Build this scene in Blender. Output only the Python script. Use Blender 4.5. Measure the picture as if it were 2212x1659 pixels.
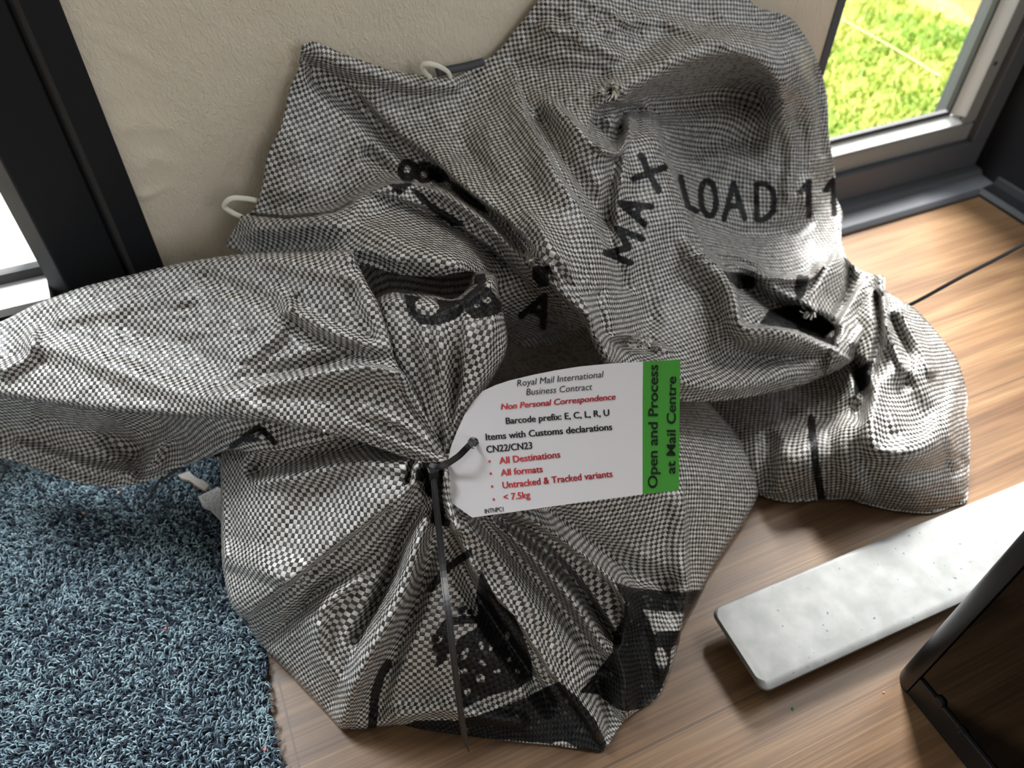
import bpy, bmesh, math, random
import numpy as np
from mathutils import Vector, Matrix
from mathutils.geometry import delaunay_2d_cdt

random.seed(7); rng = np.random.default_rng(7)
for o in list(bpy.data.objects): bpy.data.objects.remove(o)
SC = bpy.context.scene
COL = SC.collection

# ---------------------------------------------------------------- camera
F, CX, CY, CH = 1662.0, 1106.0, 829.5, 0.60          # focal (px of a 2212 wide frame), centre, camera height (m)
nad = np.array([1086 - CX, 2435 - CY, F]); nad /= np.linalg.norm(nad)
UP = -nad                                             # world axes seen from the camera (x right, y down, z forward)
VX = np.array([6500 - CX, -900 - CY, F]); VX -= VX.dot(UP) * UP; VX /= np.linalg.norm(VX)
VY = np.cross(UP, VX)
A = np.stack([VX, VY, UP])                            # camera frame -> world frame
cam = bpy.data.cameras.new('camera'); cam_ob = bpy.data.objects.new('camera', cam); COL.objects.link(cam_ob)
M = Matrix.Identity(4)
for r in range(3):
    M[r][0] = A[r, 0]; M[r][1] = -A[r, 1]; M[r][2] = -A[r, 2]
M[2][3] = CH
cam_ob.matrix_world = M
cam.sensor_width = 36; cam.lens = 36 * F / 2212; cam.clip_start = 0.02
cam.dof.use_dof = True; cam.dof.focus_distance = 0.53; cam.dof.aperture_fstop = 6.5
SC.camera = cam_ob

# ---------------------------------------------------------------- daylight, added fill and exposure
SC.view_settings.view_transform = 'Standard'; SC.view_settings.look = 'None'
SC.view_settings.gamma = 1; SC.view_settings.use_curve_mapping = False
SC.view_settings.exposure = 0.36
SC.cycles.use_denoising = True
SC.cycles.sample_clamp_indirect = 6
W = bpy.data.worlds.new('sky'); SC.world = W; W.use_nodes = True
wn = W.node_tree.nodes; wl_ = W.node_tree.links
bg = wn['Background']; bg.inputs[1].default_value = .85; bg.inputs[0].default_value = (.86, .93, 1.0, 1)
def daylight(name, loc, aim, sx, sy, power, col=(1, 1, 1)):
    l = bpy.data.lights.new(name, 'AREA'); l.shape = 'RECTANGLE'; l.size = sx; l.size_y = sy; l.energy = power; l.color = col
    o = bpy.data.objects.new(name, l); COL.objects.link(o); o.location = loc
    o.rotation_euler = (Vector(aim) - Vector(loc)).to_track_quat('-Z', 'Y').to_euler(); return o
daylight('sky_over_side_window', (1.85, .60, 2.6), (.35, .3, .05), 1.0, .8, 33, (1, .99, .97))
daylight('front_fill', (.85, -2.85, 1.9), (.3, .4, .25), 1.5, 1.1, 23, (1, .98, .95))  # added frontal fill for the wall and tag; its window is made up
daylight('sky_over_right_window', (1.5, 2.3, 2.7), (.75, .35, .0), 1.3, 1.1, 680, (1, .99, .97))
daylight('sky_over_door', (-.75, 1.75, 2.7), (-.25, .42, .1), 1.0, .8, 120, (.93, .97, 1))
sun = bpy.data.lights.new('sun', 'SUN'); sun.energy = .32; sun.angle = math.radians(6); sun.color = (1, .97, .9)
sun_ob = bpy.data.objects.new('sun', sun); COL.objects.link(sun_ob)
sun_ob.rotation_euler = Vector((.45, .02, -.89)).to_track_quat('-Z', 'Y').to_euler()     # from over the roof: lights the garden only

# ---------------------------------------------------------------- helpers
def ray(x, y): return np.stack([np.asarray(x, float) - CX, np.asarray(y, float) - CY, np.full(np.shape(x), F)], -1) / F
def dirs(x, y): return ray(x, y) @ A.T
def P(x, y, Z):                                        # point seen at (x, y), Z metres along the optical axis
    return dirs(x, y) * np.asarray(Z)[..., None] + np.array([0, 0, CH])
def Zh(x, y, h): return (CH - h) / (-dirs(x, y)[..., 2])
def Zy(x, y, Y): return Y / dirs(x, y)[..., 1]
def Zx(x, y, X): return X / dirs(x, y)[..., 0]
def V(*a): return Vector(a)

def world_off(p):
    o = np.zeros(3)
    while p is not None: o = o + np.array(p.location); p = p.parent
    return o
def new_mesh_ob(name, verts, faces, mat, parent=None, smooth=True, loc=None):
    me = bpy.data.meshes.new(name)
    off = world_off(parent) if parent is not None else (np.array(loc) if loc is not None else np.zeros(3))
    verts = np.asarray(verts, float) - off
    me.from_pydata(verts.tolist(), [], faces)
    if mat: me.materials.append(mat)
    if smooth: me.polygons.foreach_set('use_smooth', [True] * len(me.polygons))
    o = bpy.data.objects.new(name, me); COL.objects.link(o)
    if parent is not None: o.parent = parent
    elif loc is not None: o.location = loc
    return o

def empty(name, loc, label=None, cat=None, group=None, kind=None):
    o = bpy.data.objects.new(name, None); COL.objects.link(o); o.location = loc; o.empty_display_size = 0.02
    tag(o, label, cat, group, kind); return o
def tag(o, label=None, cat=None, group=None, kind=None):
    if label: o['label'] = label
    if cat: o['category'] = cat
    if group: o['group'] = group
    if kind: o['kind'] = kind
    return o

class MB:
    def __init__(s): s.v = []; s.f = []
    def box(s, x0, x1, y0, y1, z0, z1):
        n = len(s.v)
        s.v += [(x, y, z) for z in (z0, z1) for y in (y0, y1) for x in (x0, x1)]
        s.f += [tuple(n + i for i in q) for q in ((0, 2, 3, 1), (4, 5, 7, 6), (0, 1, 5, 4), (2, 6, 7, 3), (0, 4, 6, 2), (1, 3, 7, 5))]
        return s
    def prism(s, pts, a, b, axis):                     # profile pts extruded from a to b along axis ('x','y','z')
        n = len(s.v); k = len(pts)
        for t in (a, b):
            for p, q in pts:
                s.v.append((t, p, q) if axis == 'x' else (p, t, q) if axis == 'y' else (p, q, t))
        s.f += [(n + i, n + (i + 1) % k, n + k + (i + 1) % k, n + k + i) for i in range(k)]
        s.f += [tuple(n + i for i in range(k))[::-1], tuple(n + k + i for i in range(k))]
        return s
    def cyl(s, c, d, r, h, n=20):
        d = Vector(d).normalized(); a = d.orthogonal().normalized(); b = d.cross(a); m = len(s.v)
        for t in (0, h):
            for i in range(n):
                an = 2 * math.pi * i / n
                s.v.append(tuple(Vector(c) + d * t + (a * math.cos(an) + b * math.sin(an)) * r))
        s.f += [(m + i, m + (i + 1) % n, m + n + (i + 1) % n, m + n + i) for i in range(n)]
        s.f += [tuple(m + i for i in range(n))[::-1], tuple(m + n + i for i in range(n))]
        return s
    def build(s, name, mat, parent=None, bevel=0, smooth=False, loc=None):
        o = new_mesh_ob(name, s.v, s.f, mat, parent, smooth, loc)
        bm = bmesh.new(); bm.from_mesh(o.data); bmesh.ops.recalc_face_normals(bm, faces=bm.faces); bm.to_mesh(o.data); bm.free()
        if bevel:
            m = o.modifiers.new('bevel', 'BEVEL'); m.width = bevel; m.segments = 3; m.limit_method = 'ANGLE'
            o.data.polygons.foreach_set('use_smooth', [True] * len(o.data.polygons))
            w = o.modifiers.new('wn', 'WEIGHTED_NORMAL'); w.keep_sharp = True
        return o

def catmull(pts, n):
    pts = np.asarray(pts, float); out = []
    q = np.vstack([2 * pts[0] - pts[1], pts, 2 * pts[-1] - pts[-2]])
    for i in range(1, len(q) - 2):
        for t in np.linspace(0, 1, n, endpoint=False):
            out.append(0.5 * (2 * q[i] + (q[i + 1] - q[i - 1]) * t + (2 * q[i - 1] - 5 * q[i] + 4 * q[i + 1] - q[i + 2]) * t * t
                              + (3 * q[i] - q[i - 1] - 3 * q[i + 1] + q[i + 2]) * t ** 3))
    out.append(q[-2]); return np.array(out)

def sweep(path, profile, widths=None, facing=None, closed_prof=True):
    """profile (k,2) swept along path; axis 0 of the profile lies across, axis 1 along 'facing'."""
    path = np.asarray(path, float); n = len(path); k = len(profile); vs = []; fs = []
    T = np.gradient(path, axis=0); T /= np.linalg.norm(T, axis=1)[:, None] + 1e-12
    for i in range(n):
        f = np.asarray(facing[i] if facing is not None and np.ndim(facing) == 2 else (facing if facing is not None else (0, 0, 1)), float)
        s = np.cross(T[i], f); s /= np.linalg.norm(s) + 1e-12; u = np.cross(s, T[i])
        w = 1 if widths is None else widths[i]
        for a, b in profile: vs.append(path[i] + s * a * w + u * b * (w if np.ndim(w) == 0 and widths is not None and False else 1))
    for i in range(n - 1):
        for j in range(k):
            fs.append((i * k + j, i * k + (j + 1) % k, (i + 1) * k + (j + 1) % k, (i + 1) * k + j))
    fs += [tuple(range(k))[::-1], tuple((n - 1) * k + j for j in range(k))]
    return np.array(vs), fs
def circ(r, k=8, ry=None): return [(r * math.cos(2 * math.pi * i / k), (ry or r) * math.sin(2 * math.pi * i / k)) for i in range(k)]

def vnoise(x, y, seed=0):                              # smooth value noise, about -1..1
    xi = np.floor(x).astype(np.int64); yi = np.floor(y).astype(np.int64); fx = x - xi; fy = y - yi
    fx = fx * fx * fx * (fx * (6 * fx - 15) + 10); fy = fy * fy * fy * (fy * (6 * fy - 15) + 10)
    def h(a, b):
        n = (a * 374761393 + b * 668265263 + seed * 974711) & 0x7fffffff
        n = ((n ^ (n >> 13)) * 1274126177) & 0x7fffffff
        return ((n ^ (n >> 16)) & 0xffff) / 32767.5 - 1
    return (h(xi, yi) * (1 - fx) + h(xi + 1, yi) * fx) * (1 - fy) + (h(xi, yi + 1) * (1 - fx) + h(xi + 1, yi + 1) * fx) * fy

# ---------------------------------------------------------------- materials
def mat(name): 
    m = bpy.data.materials.new(name); m.use_nodes = True; nt = m.node_tree
    return m, nt, nt.nodes['Principled BSDF']
def nd(nt, t, **k):
    n = nt.nodes.new('ShaderNode' + t)
    for a, b in k.items(): setattr(n, a, b)
    return n
def mth(nt, op, a, b=None, c=None):
    n = nt.nodes.new('ShaderNodeMath'); n.operation = op
    for i, x in enumerate((a, b, c)):
        if x is None: continue
        if isinstance(x, (int, float)): n.inputs[i].default_value = x
        else: nt.links.new(x, n.inputs[i])
    return n.outputs[0]
def mixc(nt, f, a, b):
    n = nt.nodes.new('ShaderNodeMix'); n.data_type = 'RGBA'
    for i, x in ((0, f), (6, a), (7, b)):
        if isinstance(x, (int, float)): n.inputs[i].default_value = x
        elif isinstance(x, tuple): n.inputs[i].default_value = x if len(x) == 4 else x + (1,)
        else: nt.links.new(x, n.inputs[i])
    return n.outputs[2]
def simple(name, col, rough=.5, metal=0, spec=.5, bump=None):
    m, nt, b = mat(name); b.inputs['Base Color'].default_value = col + (1,)
    b.inputs['Roughness'].default_value = rough; b.inputs['Metallic'].default_value = metal; b.inputs['Specular IOR Level'].default_value = spec
    if bump:
        t = nd(nt, 'TexNoise'); t.inputs['Scale'].default_value = bump[0]; t.inputs['Detail'].default_value = 5
        c = nd(nt, 'TexCoord'); nt.links.new(c.outputs['Object'], t.inputs['Vector'])
        bp = nd(nt, 'Bump'); bp.inputs['Strength'].default_value = bump[1]; bp.inputs['Distance'].default_value = bump[2]
        nt.links.new(t.outputs[0], bp.inputs['Height']); nt.links.new(bp.outputs[0], b.inputs['Normal'])
    return m

def weave_mat():
    m, nt, b = mat('woven_polypropylene'); L = nt.links.new
    at = nd(nt, 'Attribute', attribute_name='weave'); ik = nd(nt, 'Attribute', attribute_name='ink')
    n0 = nd(nt, 'TexNoise'); n0.inputs['Scale'].default_value = .45; n0.inputs['Detail'].default_value = 1; L(at.outputs['Vector'], n0.inputs['Vector'])
    vs = nd(nt, 'VectorMath', operation='SUBTRACT'); L(n0.outputs['Color'], vs.inputs[0]); vs.inputs[1].default_value = (.5, .5, .5)
    vm = nd(nt, 'VectorMath', operation='MULTIPLY_ADD'); L(vs.outputs[0], vm.inputs[0]); vm.inputs[1].default_value = (.34, .34, 0); L(at.outputs['Vector'], vm.inputs[2])
    fl = nd(nt, 'VectorMath', operation='FLOOR'); L(vm.outputs[0], fl.inputs[0])
    fr = nd(nt, 'VectorMath', operation='FRACTION'); L(vm.outputs[0], fr.inputs[0])
    sf = nd(nt, 'SeparateXYZ'); L(fl.outputs[0], sf.inputs[0]); sr = nd(nt, 'SeparateXYZ'); L(fr.outputs[0], sr.inputs[0])
    par = mth(nt, 'FLOORED_MODULO', mth(nt, 'ADD', sf.outputs[0], sf.outputs[1]), 2.0)
    par = mth(nt, 'GREATER_THAN', par, .5)
    w = nd(nt, 'TexWhiteNoise', noise_dimensions='2D'); L(fl.outputs[0], w.inputs['Vector'])
    wx = nd(nt, 'TexWhiteNoise', noise_dimensions='1D'); L(sf.outputs[0], wx.inputs['W'])
    wy = nd(nt, 'TexWhiteNoise', noise_dimensions='1D'); L(sf.outputs[1], wy.inputs['W'])
    lightc = mixc(nt, w.outputs[0], (.49, .46, .425), (.70, .68, .645))
    darkc = mixc(nt, w.outputs[0], (.032, .031, .028), (.08, .077, .071))
    c = mixc(nt, par, lightc, darkc)
    sx = mth(nt, 'SINE', mth(nt, 'MULTIPLY', sr.outputs[0], math.pi)); sy = mth(nt, 'SINE', mth(nt, 'MULTIPLY', sr.outputs[1], math.pi))
    pil = mth(nt, 'POWER', mth(nt, 'MAXIMUM', mth(nt, 'MULTIPLY', sx, sy), .0001), .28)
    gap = nd(nt, 'MapRange'); L(pil, gap.inputs[0]); gap.inputs[1].default_value = .2; gap.inputs[2].default_value = .5; gap.inputs[3].default_value = .5; gap.inputs[4].default_value = 1
    cg = nd(nt, 'Mix', data_type='RGBA', blend_type='MULTIPLY'); cg.inputs[0].default_value = 1; L(c, cg.inputs[6]); L(gap.outputs[0], cg.inputs[7])
    # grey laminate film rubbed over the print side here and there
    # ink: print, plus the shade painted on the rear sack
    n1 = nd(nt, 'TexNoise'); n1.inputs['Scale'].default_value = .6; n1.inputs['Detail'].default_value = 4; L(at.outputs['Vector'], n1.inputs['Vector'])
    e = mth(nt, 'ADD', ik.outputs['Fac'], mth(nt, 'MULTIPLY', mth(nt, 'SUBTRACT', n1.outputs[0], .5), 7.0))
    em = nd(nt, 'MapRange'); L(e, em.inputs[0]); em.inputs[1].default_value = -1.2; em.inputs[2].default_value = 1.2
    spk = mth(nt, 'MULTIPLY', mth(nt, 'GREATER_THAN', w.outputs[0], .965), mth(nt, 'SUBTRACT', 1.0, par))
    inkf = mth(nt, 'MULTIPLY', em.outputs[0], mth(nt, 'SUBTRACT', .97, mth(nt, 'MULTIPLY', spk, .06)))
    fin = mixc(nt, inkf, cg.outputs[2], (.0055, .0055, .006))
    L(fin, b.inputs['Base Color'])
    n2 = nd(nt, 'TexNoise'); n2.inputs['Scale'].default_value = 3.5; n2.inputs['Detail'].default_value = 3; L(at.outputs['Vector'], n2.inputs['Vector'])
    hh = mth(nt, 'ADD', mth(nt, 'MULTIPLY', pil, .00028), mth(nt, 'MULTIPLY', n2.outputs[0], .00025))
    hh = mth(nt, 'ADD', hh, mth(nt, 'MULTIPLY', w.outputs[0], .00006))
    bp = nd(nt, 'Bump'); bp.inputs['Strength'].default_value = .8; bp.inputs['Distance'].default_value = 1.0; L(hh, bp.inputs['Height']); L(bp.outputs[0], b.inputs['Normal'])
    L(mth(nt, 'ADD', .24, mth(nt, 'MULTIPLY', w.outputs[0], .16)), b.inputs['Roughness'])
    L(mth(nt, 'SUBTRACT', .6, mth(nt, 'MULTIPLY', inkf, .45)), b.inputs['Specular IOR Level'])
    return m
WEAVE = weave_mat()

def wood_mat():
    m, nt, b = mat('oak_laminate'); L = nt.links.new
    tc = nd(nt, 'TexCoord'); sp = nd(nt, 'SeparateXYZ'); L(tc.outputs['Object'], sp.inputs[0])
    x, y = sp.outputs[0], sp.outputs[1]
    row = mth(nt, 'FLOOR', mth(nt, 'DIVIDE', mth(nt, 'SUBTRACT', y, .1435), .1695))
    wr = nd(nt, 'TexWhiteNoise', noise_dimensions='1D'); L(row, wr.inputs['W'])
    cmb = nd(nt, 'CombineXYZ')
    L(mth(nt, 'MULTIPLY', x, 1.6), cmb.inputs[0]); L(mth(nt, 'MULTIPLY', y, 26.0), cmb.inputs[1]); L(mth(nt, 'MULTIPLY', wr.outputs[0], 40.0), cmb.inputs[2])
    n1 = nd(nt, 'TexNoise'); n1.inputs['Scale'].default_value = 1.7; n1.inputs['Detail'].default_value = 6; n1.inputs['Distortion'].default_value = .9; L(cmb.outputs[0], n1.inputs['Vector'])
    c2 = nd(nt, 'CombineXYZ'); L(mth(nt, 'MULTIPLY', x, 7.0), c2.inputs[0]); L(mth(nt, 'MULTIPLY', y, 420.0), c2.inputs[1]); L(row, c2.inputs[2])
    n2 = nd(nt, 'TexNoise'); n2.inputs['Scale'].default_value = 1.0; n2.inputs['Detail'].default_value = 3; n2.inputs['Distortion'].default_value = .4; L(c2.outputs[0], n2.inputs['Vector'])
    c3 = nd(nt, 'CombineXYZ'); L(mth(nt, 'MULTIPLY', x, 4.0), c3.inputs[0]); L(mth(nt, 'MULTIPLY', y, 9.0), c3.inputs[1]); L(row, c3.inputs[2])
    n3 = nd(nt, 'TexNoise'); n3.inputs['Scale'].default_value = 1.0; n3.inputs['Detail'].default_value = 4; L(c3.outputs[0], n3.inputs['Vector'])
    rp = nd(nt, 'ValToRGB'); L(n1.outputs[0], rp.inputs[0]); e = rp.color_ramp.elements
    e[0].position = .30; e[0].color = (.105, .053, .024, 1); e[1].position = .68; e[1].color = (.21, .125, .062, 1)
    k = e.new(.5); k.color = (.16, .089, .042, 1)
    st = nd(nt, 'MapRange'); L(n2.outputs[0], st.inputs[0]); st.inputs[1].default_value = .42; st.inputs[2].default_value = .57; st.inputs[3].default_value = .77; st.inputs[4].default_value = 1.04
    mu = nd(nt, 'Mix', data_type='RGBA', blend_type='MULTIPLY'); mu.inputs[0].default_value = 1; L(rp.outputs[0], mu.inputs[6]); L(st.outputs[0], mu.inputs[7])
    s3 = nd(nt, 'MapRange'); L(n3.outputs[0], s3.inputs[0]); s3.inputs[1].default_value = .3; s3.inputs[2].default_value = .7; s3.inputs[3].default_value = .85; s3.inputs[4].default_value = 1.18
    mu2 = nd(nt, 'Mix', data_type='RGBA', blend_type='MULTIPLY'); mu2.inputs[0].default_value = 1; L(mu.outputs[2], mu2.inputs[6]); L(s3.outputs[0], mu2.inputs[7])
    # seams: long joints every .1695 m, one end joint beside the mat
    fy = mth(nt, 'ABSOLUTE', mth(nt, 'SUBTRACT', mth(nt, 'FRACT', mth(nt, 'ADD', mth(nt, 'DIVIDE', mth(nt, 'SUBTRACT', y, .1435), .1695), .5)), .5))
    j1 = mth(nt, 'LESS_THAN', mth(nt, 'MULTIPLY', fy, .1695), .0011)
    j2 = mth(nt, 'MULTIPLY', mth(nt, 'LESS_THAN', mth(nt, 'ABSOLUTE', mth(nt, 'ADD', x, .0605)), .0009), mth(nt, 'MULTIPLY', mth(nt, 'LESS_THAN', y, .313), mth(nt, 'GREATER_THAN', y, .1435)))
    jj = mth(nt, 'MAXIMUM', j1, j2)
    L(mixc(nt, mth(nt, 'MULTIPLY', jj, .75), mu2.outputs[2], (.07, .04, .02)), b.inputs['Base Color'])
    b.inputs['Roughness'].default_value = .42; b.inputs['Specular IOR Level'].default_value = .4
    hh = mth(nt, 'SUBTRACT', mth(nt, 'MULTIPLY', n2.outputs[0], .00022), mth(nt, 'MULTIPLY', jj, .0006))
    bp = nd(nt, 'Bump'); bp.inputs['Strength'].default_value = .6; bp.inputs['Distance'].default_value = 1; L(hh, bp.inputs['Height']); L(bp.outputs[0], b.inputs['Normal'])
    return m

def plaster_mat():
    m, nt, b = mat('cream_painted_plaster'); L = nt.links.new
    tc = nd(nt, 'TexCoord')
    b.inputs['Base Color'].default_value = (.80, .71, .565, 1); b.inputs['Roughness'].default_value = .48; b.inputs['Specular IOR Level'].default_value = .35
    mp = nd(nt, 'Mapping'); mp.inputs['Rotation'].default_value = (0, math.radians(28), 0); mp.inputs['Scale'].default_value = (1.5, 1, .8); L(tc.outputs['Object'], mp.inputs[0])
    n1 = nd(nt, 'TexNoise'); n1.inputs['Scale'].default_value = 230; n1.inputs['Detail'].default_value = 3; n1.inputs['Distortion'].default_value = .8; L(mp.outputs[0], n1.inputs['Vector'])
    n2 = nd(nt, 'TexNoise'); n2.inputs['Scale'].default_value = 28; n2.inputs['Detail'].default_value = 4; L(tc.outputs['Object'], n2.inputs['Vector'])
    n3 = nd(nt, 'TexNoise'); n3.inputs['Scale'].default_value = 7; L(tc.outputs['Object'], n3.inputs['Vector'])
    amp = nd(nt, 'MapRange'); L(n3.outputs[0], amp.inputs[0]); amp.inputs[1].default_value = .35; amp.inputs[2].default_value = .65; amp.inputs[3].default_value = .25; amp.inputs[4].default_value = 1
    h = mth(nt, 'ADD', mth(nt, 'MULTIPLY', mth(nt, 'MULTIPLY', n1.outputs[0], amp.outputs[0]), .0016), mth(nt, 'MULTIPLY', n2.outputs[0], .0022))
    bp = nd(nt, 'Bump'); bp.inputs['Strength'].default_value = .8; bp.inputs['Distance'].default_value = 1; L(h, bp.inputs['Height']); L(bp.outputs[0], b.inputs['Normal'])
    return m

def noise_col(name, c0, c1, scale, rough, bumpd=0.0, detail=5, metal=0, spec=.5, p0=.35, p1=.65):
    m, nt, b = mat(name); L = nt.links.new; tc = nd(nt, 'TexCoord')
    n = nd(nt, 'TexNoise'); n.inputs['Scale'].default_value = scale; n.inputs['Detail'].default_value = detail; L(tc.outputs['Object'], n.inputs['Vector'])
    r = nd(nt, 'ValToRGB'); L(n.outputs[0], r.inputs[0]); r.color_ramp.elements[0].position = p0; r.color_ramp.elements[0].color = c0 + (1,)
    r.color_ramp.elements[1].position = p1; r.color_ramp.elements[1].color = c1 + (1,); L(r.outputs[0], b.inputs['Base Color'])
    b.inputs['Roughness'].default_value = rough; b.inputs['Metallic'].default_value = metal; b.inputs['Specular IOR Level'].default_value = spec
    if bumpd:
        bp = nd(nt, 'Bump'); bp.inputs['Distance'].default_value = 1; bp.inputs['Strength'].default_value = .7
        L(mth(nt, 'MULTIPLY', n.outputs[0], bumpd), bp.inputs['Height']); L(bp.outputs[0], b.inputs['Normal'])
    return m
def attr_ramp(name, stops, rough, spec=.3):
    m, nt, b = mat(name); a = nd(nt, 'Attribute', attribute_name='rnd'); r = nd(nt, 'ValToRGB'); nt.links.new(a.outputs['Fac'], r.inputs[0])
    e = r.color_ramp.elements
    e[0].position = stops[0][0]; e[0].color = stops[0][1] + (1,); e[1].position = stops[-1][0]; e[1].color = stops[-1][1] + (1,)
    for p, c in stops[1:-1]: e.new(p).color = c + (1,)
    nt.links.new(r.outputs[0], b.inputs['Base Color']); b.inputs['Roughness'].default_value = rough; b.inputs['Specular IOR Level'].default_value = spec
    return m
def glass_mat(name, tint=(1, 1, 1), refl=.08):
    m = bpy.data.materials.new(name); m.use_nodes = True; nt = m.node_tree; nt.nodes.clear()
    o = nd(nt, 'OutputMaterial'); t = nd(nt, 'BsdfTransparent'); g = nd(nt, 'BsdfGlossy'); mx = nd(nt, 'MixShader'); fz = nd(nt, 'Fresnel')
    t.inputs[0].default_value = tint + (1,); g.inputs['Roughness'].default_value = .02; fz.inputs[0].default_value = 1.5
    ge = nd(nt, 'NewGeometry'); nt.links.new(mth(nt, 'MULTIPLY', fz.outputs[0], mth(nt, 'SUBTRACT', 1.0, ge.outputs['Backfacing'])), mx.inputs[0]); nt.links.new(t.outputs[0], mx.inputs[1]); nt.links.new(g.outputs[0], mx.inputs[2]); nt.links.new(mx.outputs[0], o.inputs[0])
    return m

WOOD = wood_mat(); PLASTER = plaster_mat()
ANTH = simple('anthracite_powder_coat', (.105, .11, .122), .5, bump=(900, .12, .0004))
BLACKF = simple('black_door_coat', (.010, .0105, .0125), .5, spec=.28, bump=(500, .2, .0004))
GREYF = simple('grey_aluminium_frame', (.30, .31, .30), .38)
GASKET = simple('rubber_gasket', (.05, .05, .05), .6)
GLASS = glass_mat('window_glass')
BLACKQ = simple('matt_black_nylon', (.006, .006, .007), .6, spec=.15)
BLACKM = simple('black_satin_metal', (.012, .012, .012), .36)
BLACKP = simple('black_nylon', (.010, .010, .012), .2, spec=.7)
WHITET = simple('white_tape', (.75, .72, .60), .6, bump=(700, .4, .001))
PAPER = simple('white_card', (.66, .635, .655), .55, bump=(1500, .15, .0003))
GREEN = simple('green_print', (.042, .26, .02), .5)
INKB = simple('black_print', (.012, .012, .014), .5); INKR = simple('red_print', (.56, .035, .045), .5); INKG = simple('dark_print_on_green', (.008, .03, .008), .5)
ALU = noise_col('cast_aluminium', (.19, .195, .19), (.25, .255, .25), 55, .5, .0004, metal=.25)
def spots(m, scale, thr, col):                         # small dark pits and scuffs
    nt = m.node_tree; b = nt.nodes['Principled BSDF']; src = b.inputs['Base Color'].links[0].from_socket; t = nd(nt, 'TexNoise'); t.inputs['Scale'].default_value = scale; t.inputs['Detail'].default_value = 2
    tc = nd(nt, 'TexCoord'); nt.links.new(tc.outputs['Object'], t.inputs['Vector']); r = nd(nt, 'MapRange'); nt.links.new(t.outputs[0], r.inputs[0]); r.inputs[1].default_value = thr; r.inputs[2].default_value = thr + .04
    nt.links.new(mixc(nt, r.outputs[0], src, col), b.inputs['Base Color'])
spots(ALU, 170, .70, (.09, .09, .09))
SMOKE = glass_mat('smoked_glass', (.012, .012, .012))
TIMBER = noise_col('timber', (.28, .17, .075), (.40, .27, .14), 14, .7)
LAWNM = noise_col('lawn_soil', (.12, .17, .02), (.28, .30, .06), 40, .9)
GRASSM = attr_ramp('grass_blades', [(0, (.07, .17, .012)), (.45, (.19, .28, .028)), (1, (.40, .38, .10))], .55)
PILE = attr_ramp('yarn_pile', [(0, (.026, .030, .046)), (.38, (.065, .088, .12)), (.62, (.24, .345, .395)), (1, (.47, .60, .635))], .8, .15)
MATB = simple('mat_backing', (.02, .028, .042), .9)
SLAB = noise_col('paving_stone', (.26, .265, .25), (.36, .36, .33), 9, .8)
SANDS = noise_col('sandstone', (.30, .26, .19), (.42, .37, .28), 12, .8)
SPECK = noise_col('speckled_card', (.45, .45, .45), (.9, .9, .9), 900, .7, p0=.4, p1=.52)
WALLP = simple('room_wall_paint', (.26, .25, .235), .8)

# ---------------------------------------------------------------- large structure
WY = 0.637                                             # inner face of the back wall
XL, XR, YB, ZC = -1.7, 1.037, -2.6, 2.4
tag(MB().box(XL, XR + .2, YB, WY + .10, -.02, 0).build('floor', WOOD), kind='structure')
tag(MB().box(XL - .1, XR + .1, YB - .1, WY + .1, ZC, ZC + .1).build('ceiling', simple('ceiling_paint', (.45, .45, .44), .9)), kind='structure')
tag(MB().box(XL, XR, YB - .1, YB, 0, .8).box(XL, XR, YB - .1, YB, 2.2, ZC).box(XL, -.1, YB - .1, YB, .8, 2.2).build('wall_front', WALLP), kind='structure')  # opening made up to let the added frontal fill in
tag(MB().box(XL - .1, XL, YB, WY + .1, 0, ZC).build('wall_left', WALLP), kind='structure')
# cream pier between the door and the window, as a fine mesh with paint drips and filler lumps
nx, nz = 150, 190
gx = np.linspace(-.0565, .6595, nx); gz = np.linspace(0, .62, nz); GX, GZ = np.meshgrid(gx, gz)
D = vnoise(GX * 60, GZ * 60, 3) * .00025 + vnoise(GX * 14, GZ * 14, 5) * .0006
def bump_at(px, py, r, a, ex=1.0, ang=0.0):
    p = P(np.array(px), np.array(py), Zy(np.array(px, float), np.array(py, float), WY)); dx = GX - p[0]; dz = GZ - p[2]
    c, s = math.cos(ang), math.sin(ang); u = (dx * c + dz * s) / ex; v = -dx * s + dz * c
    return a * np.exp(-(u * u + v * v) / (r * r))
for (px, py, r, a, ex, an) in [(292, 258, .006, .0016, 1.6, .3), (338, 276, .0035, .002, 1, 0), (280, 280, .004, .0016, 1.3, 0), (366, 278, .003, .001, 1, 0), (313, 421, .0035, .003, 1.1, 0),
                               (340, 413, .0022, .0014, 4, .25), (300, 120, .003, .001, 5, -.8), (345, 150, .002, .001, 4, -.5), (207, 68, .003, .0012, 1, 0), (222, 72, .002, .001, 1, 0), (350, 345, .004, .0012, 2.5, -.7),
                               (330, 340, .004, .001, 2, .6), (310, 360, .003, .001, 2, -.9), (265, 110, .002, .0012, 3, -.9)]:
    D = D + bump_at(px, py, r, a, ex, an)
pv = np.stack([GX, WY - D, GZ], -1).reshape(-1, 3); pf = [(j * nx + i, j * nx + i + 1, (j + 1) * nx + i + 1, (j + 1) * nx + i) for j in range(nz - 1) for i in range(nx - 1)]
base = len(pv); x0, x1 = -.0565, .6595
pv = np.vstack([pv, [(x0, WY, .62), (x1, WY, .62), (x1, WY, ZC), (x0, WY, ZC), (x0, WY + .12, 0), (x1, WY + .12, 0), (x1, WY + .12, ZC), (x0, WY + .12, ZC), (x0, WY, 0), (x1, WY, 0)]])
pf += [tuple(base + i for i in q) for q in ((0, 1, 2, 3), (8, 0, 3, 7, 4), (1, 9, 5, 6, 2), (4, 7, 6, 5), (3, 2, 6, 7))]
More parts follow.
